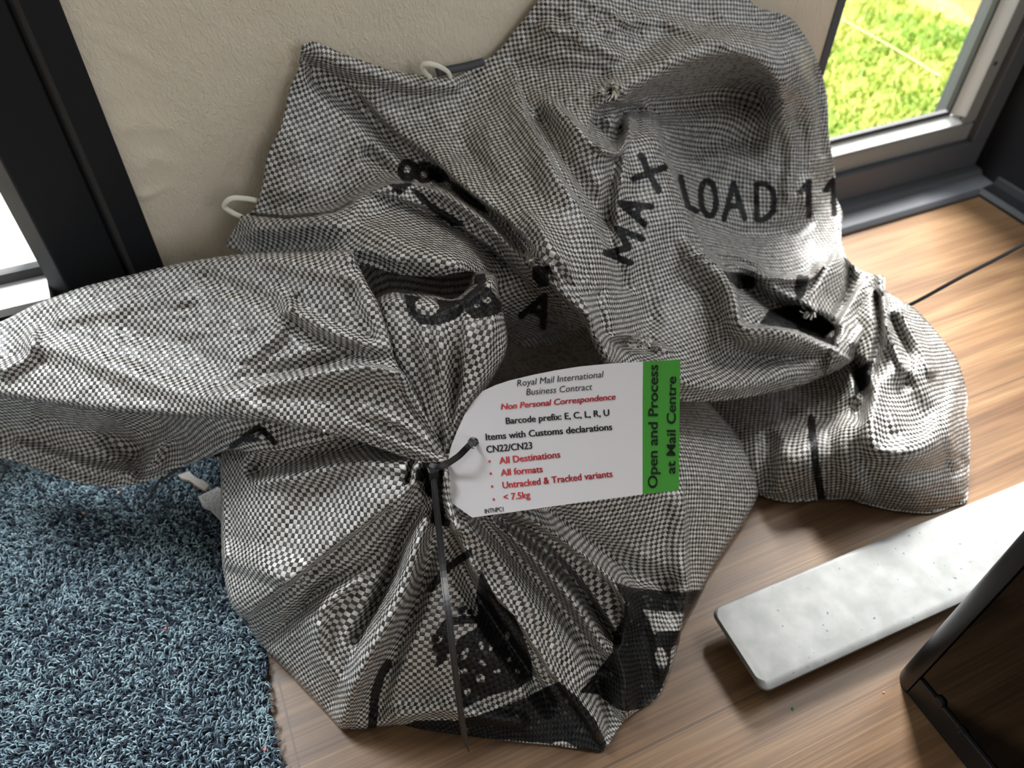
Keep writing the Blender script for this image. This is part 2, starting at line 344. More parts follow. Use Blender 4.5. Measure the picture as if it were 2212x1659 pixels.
tag(new_mesh_ob('wall_back', pv, pf, PLASTER, smooth=False), kind='structure').data.polygons.foreach_set('use_smooth', [True] * ((nx - 1) * (nz - 1)) + [False] * 5)
tag(MB().box(XL, x0, WY, WY + .12, 2.12, ZC).box(x1, XR, WY, WY + .12, 2.12, ZC).box(XL, -1.12, WY, WY + .12, 0, 2.12).build('wall_lintel', WALLP), kind='structure')
# right-hand wall: dark panelled below, with its own tall window beyond the frame
wr_ = MB().box(XR, XR + .1, YB, WY + .1, 0, .42).box(XR, XR + .1, YB, WY + .1, 2.1, ZC).box(XR, XR + .1, .50, WY + .1, .42, 2.1).box(XR, XR + .1, YB, -1.1, .42, 2.1)
tag(wr_.build('wall_right', BLACKF), kind='structure')

# window_1 (right): stepped frame
w1 = empty('window_1', (.8, .66, 0), kind='structure')
L0, R0, B0, T0 = .662, XR, 0.0, 2.12
fx0, fx1 = .6595, 1.0365
f = MB()
f.box(fx0, fx1, WY - .004, WY + .10, 0, .0065)
f.box(fx0, fx1, WY + .0121, WY + .09, .0066, .060)                                    # dark bottom track
f.box(1.0065, fx1, WY + .012, WY + .09, .0603, T0).box(fx0, .6712, WY - .002, WY + .0215, .0603, T0).box(fx0, .668, WY + .0216, WY + .09, .0603, T0).box(fx0, fx1, WY + .012, WY + .09, T0 - .05, T0)
f.build('window_frame', ANTH, w1, bevel=.0015)
s = MB().prism([(WY + .022, .0605), (WY + .022, .084), (WY + .027, .0876), (WY + .046, .0876), (WY + .046, .0605)], .672, 1.006, 'x')
s.prism([(.981, WY + .022), (.981, WY + .046), (1.006, WY + .046), (1.006, WY + .022)], .0880, T0 - .05, 'z')
s.build('window_sash', GREYF, w1, bevel=.0015)
b_ = MB().prism([(WY + .021, .0878), (WY + .021, .0895), (WY + .035, .099), (WY + .037, .0878)], .672, .9805, 'x').prism([(.9805, WY + .020), (.977, WY + .023), (.967, WY + .035), (.9805, WY + .035)], .0992, T0 - .05, 'z')
b_.build('glazing_bead', simple('pale_bead', (.62, .63, .61), .25), w1, bevel=.0008)
g_ = MB().box(.672, .967, WY + .035, WY + .042, .0985, .1045).box(.9620, .9672, WY + .035, WY + .042, .1046, T0 - .06).box(.668, .679, WY + .022, WY + .042, .1046, T0 - .06)
g_.build('gasket', GASKET, w1)
MB().box(.668, .9672, WY + .042, WY + .046, .0985, T0 - .06).build('pane', GLASS, w1)
sl = MB().prism([(WY - .035, 0), (WY - .035, .004), (WY - .030, .010), (WY - .006, .012), (WY - .002, .018), (WY + .012, .020), (WY + .012, 0)], fx0, fx1, 'x')
sl.build('window_sill', ANTH, w1, bevel=.001)
MB().prism([(XR - .032, 0), (XR - .032, .004), (XR - .027, .010), (XR - .007, .012), (XR - .003, .02), (XR, .022), (XR, 0)], YB, WY - .03, 'y').build('baseboard_right', BLACKF)['kind'] = 'structure'
MB().cyl(tuple(P(np.array(2150.), np.array(137.), Zy(np.array(2150.), np.array(137.), WY + .0218))), (0, -1, 0), .0028, .0012).build('screw', GASKET, w1)

# door_1 (left): black frame, sash, bright threshold bar, glass
d1 = empty('door_1', (-.3, .67, 0), kind='structure')
f = MB().box(-.0805, -.0565, WY - .004, WY + .11, 0, 2.12).box(-1.12, -.0565, WY, WY + .11, 2.06, 2.12).box(-1.12, -1.07, WY, WY + .11, 0, 2.06).box(-1.12, -.0805, WY + .01, WY + .11, 0, .03)
f.build('door_frame', BLACKF, d1, bevel=.0012)
f = MB().prism([(-.089, WY + .006), (-.138, WY + .006), (-.154, WY + .022), (-.154, WY + .07), (-.089, WY + .07)], .03, 2.06, 'z')
f.prism([(-1.07, WY + .006), (-1.0, WY + .006), (-1.0, WY + .07), (-1.07, WY + .07)], .03, 2.06, 'z').box(-1.0, -.154, WY + .012, WY + .07, .03, .150).box(-1.0, -.154, WY + .012, WY + .07, 1.98, 2.06)
f.build('door_sash', BLACKF, d1, bevel=.002)
MB().prism([(WY + .018, .146), (WY + .012, .150), (WY + .012, .158), (WY + .04, .166), (WY + .04, .146)], -1.0, -.156, 'x').build('glazing_bead', simple('white_bead', (.8, .8, .8), .35), d1)
MB().box(-1.0, -.154, WY + .038, WY + .048, .164, .175).build('gasket', GASKET, d1)
MB().box(-1.0, -.154, WY + .042, WY + .046, .164, 1.98).build('pane', GLASS, d1)
MB().prism([(-.0805, WY + .002), (-.089, WY + .012), (-.089, WY + .05), (-.0805, WY + .05)], .0, 1.9, 'z').build('seal', GASKET, d1)

# outside
OZ = -.05
tag(MB().box(.3, 6, .745, 6, OZ - .05, OZ).build('lawn', LAWNM), 'sunlit yellow green lawn outside the right window', 'lawn', kind='structure')
tag(MB().box(-4, .3, .80, 6, OZ - .05, OZ - .001).build('patio', SLAB), kind='structure')
for i, (a, b, c, d) in enumerate([(-1.6, -.02, .80, 1.035), (-1.6, -.02, 1.041, 1.7), (-1.6, -.02, 1.706, 2.6)]):
    tag(MB().box(a, b, c, d, OZ - .001, OZ + .022 - .008 * i).build('paving_slab', SANDS if i == 0 else SLAB, bevel=.003),
        ['sand coloured paving slab nearest the door glass', 'wide grey paving slab beyond the first joint outside the door', 'far paving slab outside the left door'][i], 'paving slab', group='paving slabs')
sl = empty('timber_sleeper', (1.9, 1.25, OZ), 'brown timber garden sleeper at the edge of the lawn', 'sleeper')
a0 = Vector((1.95, 1.83, OZ)); a1 = Vector((1.37, .62, OZ)); dd = (a1 - a0).normalized(); nn = Vector((-dd.y, dd.x, 0)) 
if nn.x < 0: nn = -nn
vs = [];
for p in (a0, a1):
    for q in (0, .2):
        for z in (0, .10): vs.append(tuple(p + nn * q + V(0, 0, z)))
new_mesh_ob('beam', vs, [(0, 1, 3, 2), (4, 6, 7, 5), (0, 4, 5, 1), (2, 3, 7, 6), (1, 5, 7, 3), (0, 2, 6, 4)], TIMBER, sl, smooth=False)
p0 = P(np.array(1830.), np.array(48.), Zh(np.array(1830.), np.array(48.), OZ + .02)); p1 = P(np.array(2032.), np.array(167.), Zh(np.array(2032.), np.array(167.), OZ + .02))
pts = np.array([p0 + (p1 - p0) * t + np.array([math.sin(t * 3) * .004, 0, 0]) for t in np.linspace(-.05, 1, 20)])
v_, f_ = sweep(pts, circ(.0018)); tag(new_mesh_ob('garden_line', v_, f_, simple('pale_cord', (.27, .30, .13), .7)), 'thin pale cord lying across the lawn outside', 'cord')
# grass blades
def blades(n, x0, x1, y0, y1, h0, h1, wid, z):
    bx = rng.uniform(x0, x1, n); by = rng.uniform(y0, y1, n); an = rng.uniform(0, 6.283, n); h = rng.uniform(h0, h1, n); ln = rng.uniform(.3, 1.2, n) * h; la = rng.uniform(0, 6.283, n)
    rows = []
    for t, w in ((0, 1), (.5, .8), (1, .1)):
        cx = bx + np.cos(la) * ln * t * t; cy = by + np.sin(la) * ln * t * t; cz = z + h * t * (1 - .25 * t)
        for sgn in (-1, 1): rows.append(np.stack([cx + sgn * np.cos(an) * wid * w, cy + sgn * np.sin(an) * wid * w, cz], -1))
    v = np.stack(rows, 1).reshape(-1, 3); b0 = np.arange(n)[:, None] * 6
    q = np.concatenate([b0 + np.array([[0, 1, 3, 2]]), b0 + np.array([[2, 3, 5, 4]])], 1).reshape(-1, 4)
    return v, q
def mesh_np(name, v, q, mt, rnd=None, parent=None):
    me = bpy.data.meshes.new(name); k = q.shape[1]
    off = np.array(parent.location) if parent is not None else 0
    me.vertices.add(len(v)); me.vertices.foreach_set('co', (v - off).astype(np.float32).ravel())
    me.loops.add(q.size); me.loops.foreach_set('vertex_index', q.astype(np.int32).ravel())
    me.polygons.add(len(q)); me.polygons.foreach_set('loop_start', np.arange(0, q.size, k, dtype=np.int32)); 
    me.polygons.foreach_set('use_smooth', np.ones(len(q), bool))
    me.update(calc_edges=True); me.materials.append(mt)
    if rnd is not None: a = me.attributes.new('rnd', 'FLOAT', 'POINT'); a.data.foreach_set('value', rnd.astype(np.float32))
    o = bpy.data.objects.new(name, me); COL.objects.link(o)
    if parent is not None: o.parent = parent
    return o
nb = 24000
v, q = blades(nb, .55, 1.58, .75, 1.75, .012, .035, .0017, OZ)
tag(mesh_np('grass', v, q, GRASSM, np.repeat(np.clip(.5 + .35 * vnoise(v[::6, 0] * 9, v[::6, 1] * 9, 2) + rng.normal(0, .18, nb), 0, 1), 6)), 'short bright grass growing on the lawn', 'grass', kind='stuff')

# ---------------------------------------------------------------- cloth sculpting
def seg_dist(px, py, pts):
    """distance, side sign, and arclength fraction to a polyline"""
    pts = np.asarray(pts, float); best = np.full(px.shape, 1e9); side = np.zeros(px.shape); tt = np.zeros(px.shape)
    L = np.linalg.norm(np.diff(pts[:, :2], axis=0), axis=1); cum = np.concatenate([[0], np.cumsum(L)])
    for i in range(len(pts) - 1):
        ax, ay = pts[i, :2]; dx, dy = pts[i + 1, :2] - pts[i, :2]; l2 = dx * dx + dy * dy + 1e-9
        t = np.clip(((px - ax) * dx + (py - ay) * dy) / l2, 0, 1)
        d = np.hypot(px - ax - t * dx, py - ay - t * dy); m = d < best
        best = np.where(m, d, best); side = np.where(m, np.sign(dx * (py - ay) - dy * (px - ax)), side); tt = np.where(m, cum[i] + t * L[i], tt)
    return best, side, tt / cum[-1]
def prof(x, kind):
    x = np.clip(x, 0, 1)
    return (1 + np.cos(np.pi * x)) / 2 if kind == 'r' else (1 - x) ** 1.8 if kind == 's' else np.sqrt(np.clip(1 - x * x, 0, 1))
def stroke(px, py, pts, amp, wl, wr, kl='r', kr='r'):
    """raise the cloth along a line; wl/wr: reach to the left/right of the drawing direction"""
    pts = catmull(pts, 5) if len(pts) > 2 else np.asarray(pts, float)
    d, s, t = seg_dist(px, py, pts)
    a = np.interp(t, np.linspace(0, 1, len(amp)), amp) if np.ndim(amp) else amp
    return a * np.where(s > 0, prof(d / wr, kr), prof(d / wl, kl))
def poly_sdf(px, py, poly):
    poly = np.asarray(poly, float); n = len(poly); ins = np.zeros(px.shape, bool); best = np.full(px.shape, 1e9)
    for i in range(n):
        x0, y0 = poly[i]; x1, y1 = poly[(i + 1) % n]; dx, dy = x1 - x0, y1 - y0
        t = np.clip(((px - x0) * dx + (py - y0) * dy) / (dx * dx + dy * dy + 1e-9), 0, 1)
        best = np.minimum(best, np.hypot(px - x0 - t * dx, py - y0 - t * dy))
        c = ((y0 > py) != (y1 > py)) & (px < dx * (py - y0) / (dy if dy else 1e-9) + x0); ins ^= c
    return np.where(ins, best, -best)
def ell(cx, cy, rx, ry, ang=0, n=18):
    c, s = math.cos(ang), math.sin(ang)
    return [(cx + rx * math.cos(t) * c - ry * math.sin(t) * s, cy + rx * math.cos(t) * s + ry * math.sin(t) * c) for t in np.linspace(0, 2 * math.pi, n, endpoint=False)]
def ink_field(px, py, items):
    f = np.full(px.shape, -60.0)
    for it in items:
        if it[0] == 'p': f = np.maximum(f, poly_sdf(px, py, it[1]))
        elif it[0] == 'l': f = np.maximum(f, it[2] / 2 - seg_dist(px, py, it[1])[0])
        elif it[0] == 'h': f = np.minimum(f, -poly_sdf(px, py, it[1]))
    return np.clip(f, -60, 60)
LET = {'L': [[(0, 0), (0, 1), (.62, 1)]], 'O': [ell(.38, .5, .38, .5, 0, 14) + [(.76, .5)]], 'A': [[(0, 1), (.36, 0), (.72, 1)], [(.14, .64), (.58, .64)]],
       'D': [[(0, 0), (0, 1), (.35, 1), (.62, .8), (.68, .5), (.62, .2), (.35, 0), (0, 0)]], '1': [[(0, .28), (.28, 0), (.28, 1)]],
       'M': [[(0, 1), (0, 0), (.42, .7), (.84, 0), (.84, 1)]], 'X': [[(0, 0), (.7, 1)], [(.7, 0), (0, 1)]]}
def letter(ch, o, u, v, w):                             # o: top-left corner, u: along the line, v: down the letter (px vectors for 1 unit)
    return [('l', [(o[0] + a * u[0] + b * v[0], o[1] + a * u[1] + b * v[1]) for a, b in st], w) for st in LET[ch]]

def tps(ctrl, px, py, lam=2e-3):
    """smooth depth through control points"""
    c = np.array([(a, b) for a, b, *_ in ctrl]) / 400.0
    z = np.array([(Zh(np.array(float(k[0])), np.array(float(k[1])), k[3]) if k[2] == 'h' else Zy(np.array(float(k[0])), np.array(float(k[1])), k[3]) if k[2] == 'y' else k[2]) for k in ctrl], float)
    def U(r2): return r2 * np.log(r2 + 1e-9)
    n = len(c); K = U(((c[:, None] - c[None]) ** 2).sum(-1)) + lam * np.eye(n); Pm = np.c_[np.ones(n), c]
    S = np.block([[K, Pm], [Pm.T, np.zeros((3, 3))]]); w = np.linalg.solve(S, np.r_[z, 0, 0, 0])
    q = np.stack([px, py], -1) / 400.0
    out = np.zeros(len(q))
    for s in range(0, len(q), 20000):
        qq = q[s:s + 20000]; out[s:s + 20000] = U(((qq[:, None] - c[None]) ** 2).sum(-1)) @ w[:n] + np.c_[np.ones(len(qq)), qq] @ w[n:]
    return out

def resample(poly, step):
    poly = np.asarray(poly, float); out = []
    for i in range(len(poly)):
        a = poly[i]; b = poly[(i + 1) % len(poly)]; n = max(1, int(round(np.linalg.norm(b - a) / step)))
        out += [a + (b - a) * t / n for t in range(n)]
    return np.array(out)
def smooth_poly(poly, k=3):
    """closed Catmull-Rom outline"""
    p = np.asarray(poly, float); n = len(p); out = []
    for i in range(n):
        a, b, c, d = p[i - 1], p[i], p[(i + 1) % n], p[(i + 2) % n]
        for t in np.linspace(0, 1, k, endpoint=False):
            out.append(.5 * (2 * b + (c - a) * t + (2 * a - 5 * b + 4 * c - d) * t * t + (3 * b - a - 3 * c + d) * t ** 3))
    return out

WEAVE_W = .00295
def sew_uv(V3, px, py, T, th, x0, its):
    """flatten the cloth: weave coordinates (m) that keep lengths; the grain starts along the angles th (image degrees)"""
    a, b, c = V3[T[:, 0]], V3[T[:, 1]], V3[T[:, 2]]
    e1, e2 = b - a, c - a; n = np.cross(e1, e2); ar = np.linalg.norm(n, axis=1); nh = n / (ar[:, None] + 1e-15)
    qx = np.stack([px[T[:, 1]] - px[T[:, 0]], px[T[:, 2]] - px[T[:, 0]]], 1); qy = np.stack([py[T[:, 1]] - py[T[:, 0]], py[T[:, 2]] - py[T[:, 0]]], 1)
    det = qx[:, 0] * qy[:, 1] - qx[:, 1] * qy[:, 0]; det = np.where(np.abs(det) < 1e-6, 1e-6, det)
    dx, dy = np.cos(th), np.sin(th)
    s = (dx * qy[:, 1] - dy * qx[:, 1]) / det; t = (-dx * qy[:, 0] + dy * qx[:, 0]) / det
    U = e1 * s[:, None] + e2 * t[:, None]; U /= np.linalg.norm(U, axis=1)[:, None] + 1e-12; Wv = np.cross(nh, U)
    G = [np.cross(nh, c - b) / (ar[:, None] + 1e-12), np.cross(nh, a - c) / (ar[:, None] + 1e-12), np.cross(nh, b - a) / (ar[:, None] + 1e-12)]
    wt = np.minimum(ar / 2, np.median(ar) * 3)
    N = len(V3); I = []; J = []; K = []
    for i in range(3):
        for j in range(3): I.append(T[:, i]); J.append(T[:, j]); K.append(wt * (G[i] * G[j]).sum(1))
    I = np.concatenate(I); J = np.concatenate(J); K = np.concatenate(K)
    key = I.astype(np.int64) * N + J; uk, inv = np.unique(key, return_inverse=True); K = np.bincount(inv, K); I = (uk // N).astype(np.int64); J = (uk % N).astype(np.int64)
    dg = np.bincount(I, K * (I == J), N) + 1e-12; eps = 1e-7 * dg.mean()
    if x0 is None:
        c0, s0 = math.cos(float(np.median(th))), math.sin(float(np.median(th))); x0 = np.stack([px * c0 + py * s0, -px * s0 + py * c0], 1) * .0004
        tu, tv = U, Wv
    else: tu = None
    X = x0.copy()
    for rnd_ in range(its):
        if tu is None:
            gu = sum(X[T[:, i], 0:1] * G[i] for i in range(3)); gv = sum(X[T[:, i], 1:2] * G[i] for i in range(3))
            an = np.arctan2((gv * U).sum(1) - (gu * Wv).sum(1), (gu * U).sum(1) + (gv * Wv).sum(1)); ca, sa = np.cos(an)[:, None], np.sin(an)[:, None]
            tu, tv = ca * U - sa * Wv, sa * U + ca * Wv
        for k in range(2):
            rhs = sum(np.bincount(T[:, i], wt * (G[i] * (tu, tv)[k]).sum(1), N) for i in range(3))
            x = X[:, k].copy(); r = rhs - np.bincount(I, K * x[J], N) - eps * x; z = r / dg; p = z.copy(); rz = r @ z; r0 = np.linalg.norm(rhs) + 1e-30
            for it in range(900 if N < 6000 else 160):
                Ap = np.bincount(I, K * p[J], N) + eps * p; al = rz / (p @ Ap + 1e-30); x = x + al * p; r = r - al * Ap
                if np.linalg.norm(r) < 2e-5 * r0: break
                z = r / dg; rn = r @ z; p = z + rn / rz * p; rz = rn
            X[:, k] = x
        tu = None
    return X

def cloth(name, parent, outline, ctrl, strokes, theta, ink=(), step=5.0, rim=None, skirt=False, crumple=(), solid=.0009, seed=1, noise=1.0, gain=1.0, smooth_out=True, zoff=0.0, mat_=None):
    poly = np.asarray(smooth_poly(outline, 4) if smooth_out else outline, float)
    cl = np.vstack([poly, poly[:1]]); sl = np.r_[0, np.cumsum(np.linalg.norm(np.diff(cl, axis=0), axis=1))]; PL = sl[-1]
    def bpt(q): q = np.mod(q, PL); return np.stack([np.interp(q, sl, cl[:, 0]), np.interp(q, sl, cl[:, 1])], -1)
    LV = 2; st0 = step * 2 ** LV
    nb = int(round(PL / st0)); sb = np.arange(nb) * PL / nb; B = bpt(sb)
    x0, y0 = B.min(0); x1, y1 = B.max(0)
    X, Y = np.meshgrid(np.arange(x0, x1, st0), np.arange(y0, y1, st0 * .866)); X = X + (np.arange(X.shape[0]) % 2)[:, None] * st0 / 2
    X, Y = X.ravel(), Y.ravel(); k = poly_sdf(X, Y, B) > st0 * .55; X, Y = X[k], Y[k]
    pts = [Vector(p) for p in B] + [Vector(p) for p in zip(X, Y)]
    ov, _, of, vo, _, _ = delaunay_2d_cdt(pts, [(i, (i + 1) % nb) for i in range(nb)], [], 1, 1e-5)
    px = np.array([p[0] for p in ov]); py = np.array([p[1] for p in ov]); T = np.array([f for f in of if len(f) == 3])
    sp_ = np.full(len(px), np.nan)
    for i, l in enumerate(vo):
        for q in l:
            if q < nb: sp_[i] = sb[q]
    seeds = poly
    def shape(px, py):
        Z = tps(ctrl, px, py); lift = np.zeros(len(px))
        for st in strokes: lift += stroke(px, py, *st)
        lift *= gain; lift += noise * (.0011 * vnoise(px / 46, py / 46, seed) + .0008 * vnoise(px / 22 + 9, py / 22, seed + 1) + .00035 * vnoise(px / 10, py / 10 + 5, seed + 2))
        for (cx, cy, rx, ry, amp, sx, sy, rot) in crumple:
            c, s = math.cos(rot), math.sin(rot); u = (px * c + py * s); v = (-px * s + py * c)
            m = np.exp(-(((px - cx) / rx) ** 2 + ((py - cy) / ry) ** 2)); nz = vnoise(u / sx, v / sy, seed + 7); lift += amp * m * (1 - 2 * np.abs(nz))
        Z = Z - lift + zoff
        if rim:
            dd = np.zeros(len(px))
            for s in range(0, len(px), 40000): dd[s:s + 40000] = np.abs(poly_sdf(px[s:s + 40000], py[s:s + 40000], poly))
            R, dep = rim; t = np.clip(1 - dd / R, 0, 1); Z = Z + dep * (1 - np.sqrt(1 - .98 * t * t))
        dr = dirs(px, py)
        Z = np.minimum(Z, (CH - .003) / np.maximum(-dr[:, 2], 1e-3)); Z = np.minimum(Z, (WY - .006) / np.maximum(dr[:, 1], 1e-3))
        return dr * Z[:, None] + np.array([0, 0, CH])
    uv = None
    for lev in range(LV + 1):
        if lev:
            N = len(px); E = np.sort(np.concatenate([T[:, [0, 1]], T[:, [1, 2]], T[:, [2, 0]]]), 1); ue, inv, cnt = np.unique(E[:, 0].astype(np.int64) * N + E[:, 1], return_inverse=True, return_counts=True)
            ea, eb = ue // N, ue % N; mx, my = (px[ea] + px[eb]) / 2, (py[ea] + py[eb]) / 2; ms = np.full(len(ue), np.nan)
            bd = (cnt == 1) & ~np.isnan(sp_[ea]) & ~np.isnan(sp_[eb])
            da = sp_[eb] - sp_[ea]; da = np.where(da > PL / 2, da - PL, np.where(da < -PL / 2, da + PL, da)); ms[bd] = np.mod(sp_[ea] + da / 2, PL)[bd]
            mb = bpt(ms[bd]); mx[bd], my[bd] = mb[:, 0], mb[:, 1]
            m3 = inv.reshape(3, -1).T + N
            T = np.concatenate([np.stack([T[:, 0], m3[:, 0], m3[:, 2]], 1), np.stack([m3[:, 0], T[:, 1], m3[:, 1]], 1), np.stack([m3[:, 2], m3[:, 1], T[:, 2]], 1), m3])
            px = np.r_[px, mx]; py = np.r_[py, my]; sp_ = np.r_[sp_, ms]; uv = np.vstack([uv, (uv[ea] + uv[eb]) / 2])
        V3 = shape(px, py)
        tp = np.stack([px[T].mean(1), py[T].mean(1)], -1)
        n3 = np.cross(V3[T[:, 1]] - V3[T[:, 0]], V3[T[:, 2]] - V3[T[:, 0]]); flip = (n3 * (np.array([0, 0, CH]) - V3[T].mean(1))).sum(1) < 0
        T[flip] = T[flip][:, ::-1]
        wsum = np.zeros(len(T)); th = np.zeros(len(T))
        for (cx, cy, deg) in theta:
            w = 1 / ((((tp - (cx, cy)) ** 2).sum(1)) + 900) ** 1.5; wsum += w; th += w * math.radians(deg)
        uv = sew_uv(V3, px, py, T, th / wsum, uv, (5, 3, 2)[lev])
    uv = uv / WEAVE_W
    bl = np.where(~np.isnan(sp_))[0]; bl = bl[np.argsort(sp_[bl])]
    inkv = ink_field(px, py, ink) if len(ink) else np.full(len(px), -60.0)
    faces = T.tolist(); Vall = V3
    if skirt:
        loop = bl.tolist(); nb = len(loop); cen = V3[:, :2].mean(0); base = len(V3)
        low = V3[loop].copy(); dv = cen - low[:, :2]; dv /= np.linalg.norm(dv, axis=1)[:, None] + 1e-9
        low[:, :2] += dv * np.minimum(.006, low[:, 2:3]); low[:, 2] = .0008
        Vall = np.vstack([V3, low, [[cen[0], cen[1], .0008]]])
        ul = uv[loop] + (V3[loop][:, 2:3] / WEAVE_W) * np.array([[.3, .95]])
        uv = np.vstack([uv, ul, uv.mean(0)[None]]); inkv = np.r_[inkv, inkv[loop], -60]
        for i in range(nb):
            j = (i + 1) % nb; faces.append([loop[j], loop[i], base + i, base + j]); faces.append([base + j, base + i, base + nb])
    o = new_mesh_ob(name, Vall, faces, mat_ or WEAVE, parent)
    me = o.data
    at = me.attributes.new('weave', 'FLOAT_VECTOR', 'POINT'); at.data.foreach_set('vector', np.c_[uv, np.zeros(len(uv))].astype(np.float32).ravel())
    ai = me.attributes.new('ink', 'FLOAT', 'POINT'); ai.data.foreach_set('value', inkv.astype(np.float32))
    if solid and not skirt:
        m = o.modifiers.new('thickness', 'SOLIDIFY'); m.thickness = solid; m.offset = -1
    return o

# ---------------------------------------------------------------- rear mail sack (its open mouth leans on the wall, its body lies on the floor)
sackR = empty('mail_sack', (.30, .48, 0), 'woven grey mail sack behind, its mouth spread up the wall reading MAX LOAD 11', 'mail sack', 'woven mail sacks')
TILT = 8
ink_shade_mouth = []
for ch, o, u, v in (('L', (1470, 382), (30, 16), (16, 64)), ('O', (1512, 386), (44, 8), (3, 78)), ('A', (1562, 396), (62, -2), (2, 78)), ('D', (1634, 398), (58, -2), (0, 76)), ('1', (1730, 394), (62, -6), (0, 74)), ('1', (1783, 390), (60, -4), (2, 74))):
    ink_shade_mouth += letter(ch, o, u, v, 13)
for ch, o, u, v in (('M', (1308, 546), (30, -62), (54, 22)), ('A', (1334, 458), (20, -52), (58, 26)), ('X', (1370, 386), (20, -72), (52, 26))):
    ink_shade_mouth += letter(ch, o, u, v, 15)
ink_shade_mouth += [('p', ell(880, 368, 22, 26)), ('h', ell(880, 366, 7, 8)), ('p', ell(917, 372, 26, 24)), ('h', ell(916, 377, 8, 7)), ('p', [(940, 355), (965, 372), (975, 392), (940, 396)]),
              ('p', [(838, 398), (895, 394), (882, 405), (862, 424), (850, 408)]), ('p', [(965, 386), (990, 398), (1018, 422), (1048, 446), (1060, 466), (1030, 452), (1000, 432), (975, 408)]),
              ('p', [(885, 405), (905, 412), (935, 440), (985, 470), (1010, 492), (975, 486), (930, 455), (900, 428)])]
ink_shade_mouth += [('p', [(1150, 575), (1185, 575), (1186, 618), (1165, 622), (1150, 600)])] + letter('A', (1152, 628), (66, 34), (-26, 54), 15) + [('l', [(545, 463), (620, 469), (680, 463)], 8), ('l', [(680, 463), (723, 456), (760, 436)], 6)]  # the last two strokes paint the shadow line along the lower left roll
ink_shade_mouth += [('p', [(1560, 586), (1602, 590), (1632, 600), (1630, 622), (1596, 626), (1580, 612)]), ('p', [(1722, 592), (1748, 598), (1738, 640), (1720, 655), (1716, 620)]), ('p', [(1700, 660), (1745, 660), (1800, 700), (1812, 752), (1770, 735), (1720, 712), (1640, 700), (1660, 670)])]

mouth_out = [(656, 96), (687, 92), (741, 116), (808, 139), (845, 152), (888, 159), (953, 166), (1007, 152), (1033, 137), (1062, 121), (1090, 94), (1116, 61), (1145, 25), (1170, -8), (1200, -40), (1300, -55), (1420, -55), (1540, -35),
             (1613, -4), (1637, 16), (1705, 36), (1732, 68), (1750, 95), (1768, 136), (1782, 184), (1789, 235), (1790, 286), (1797, 330), (1804, 378), (1806, 422), (1820, 460), (1817, 496), (1818, 525), (1832, 562), (1856, 582), (1892, 596), (1908, 606),
             (1898, 650), (1896, 700), (1870, 750), (1836, 785), (1780, 812), (1720, 836), (1650, 852), (1580, 864), (1526, 868), (1470, 866), (1400, 846), (1340, 812), (1303, 784), (1281, 742), (1264, 706), (1240, 716), (1190, 744), (1140, 752), (1104, 736), (1080, 700), (1060, 640), (1030, 592), (1003, 587), (974, 594), (924, 598), (858, 592), (808, 578), (770, 572), (700, 566), (600, 564), (535, 556), (521, 542),
             (489, 532), (506, 495), (521, 467), (542, 459), (557, 434), (570, 383), (579, 333), (608, 271), (626, 195), (647, 145)]
mouth_ctrl = [(656, 96, 'y', .612), (741, 116, 'y', .618), (808, 139, 'y', .62), (953, 164, 'y', .622), (1062, 121, 'y', .625), (1145, 25, 'y', .625), (1300, -50, 'y', .622), (1613, 0, 'y', .61), (1732, 70, 'y', .60), (1782, 184, 'y', .59), (1797, 330, 'y', .56),
              (1806, 420, 'h', .125), (1818, 500, 'h', .115), (1850, 582, 'h', .11), (1892, 610, 'h', .11),
              (608, 271, 'y', .60), (557, 434, 'y', .585), (489, 532, 'y', .575), (650, 330, .625), (720, 420, .635), (800, 380, .64), (780, 250, .645), (700, 200, .63), (900, 250, .66), (950, 220, .665),
              (620, 500, .615), (720, 510, .585), (820, 450, .595), (900, 500, .575), (800, 560, .56), (920, 580, .545), (1000, 560, .555), (950, 450, .61), (1000, 480, .60), (1060, 540, .60), (1100, 620, .605), (1170, 670, .632), (1215, 715, .665), (1130, 700, .66), (1230, 778, .80), (1160, 790, .82), (1090, 770, .76),
              (1040, 300, .655), (1040, 402, .62), (1100, 250, .66), (1160, 420, .60), (1160, 530, .565), (1220, 600, .562), (1260, 650, .568), (1290, 720, .572), (1312, 770, .582), (1230, 350, .61), (1280, 450, .615), (1310, 540, .605), (1340, 620, .62),
              (1200, 150, .665), (1300, 100, .67), (1400, 60, .70), (1500, 20, .715), (1330, 210, .67), (1450, 130, .70), (1600, 110, .735), (1700, 180, .76), (1450, 230, .735), (1600, 230, .80), (1560, 320, .80), (1700, 330, .815), (1480, 330, .77),
              (1650, 430, .815), (1520, 420, .79), (1750, 430, .83), (1600, 510, .80), (1720, 520, .82), (1390, 420, .66), (1380, 330, .675), (1340, 500, .635), (1440, 480, .68), (1440, 600, .668), (1390, 680, .645), (1350, 740, .615), (1500, 600, .69), (1560, 640, .70), (1450, 740, .64), (1450, 830, .615),
              (1560, 760, .672), (1560, 850, .655), (1650, 800, .69), (1750, 790, .72), (1830, 750, .76), (1880, 680, .79), (1700, 560, .80), (1790, 560, .80), (1780, 640, .79), (1850, 640, .79), (1700, 740, .705), (1790, 765, .74)]
H_ = 'r'
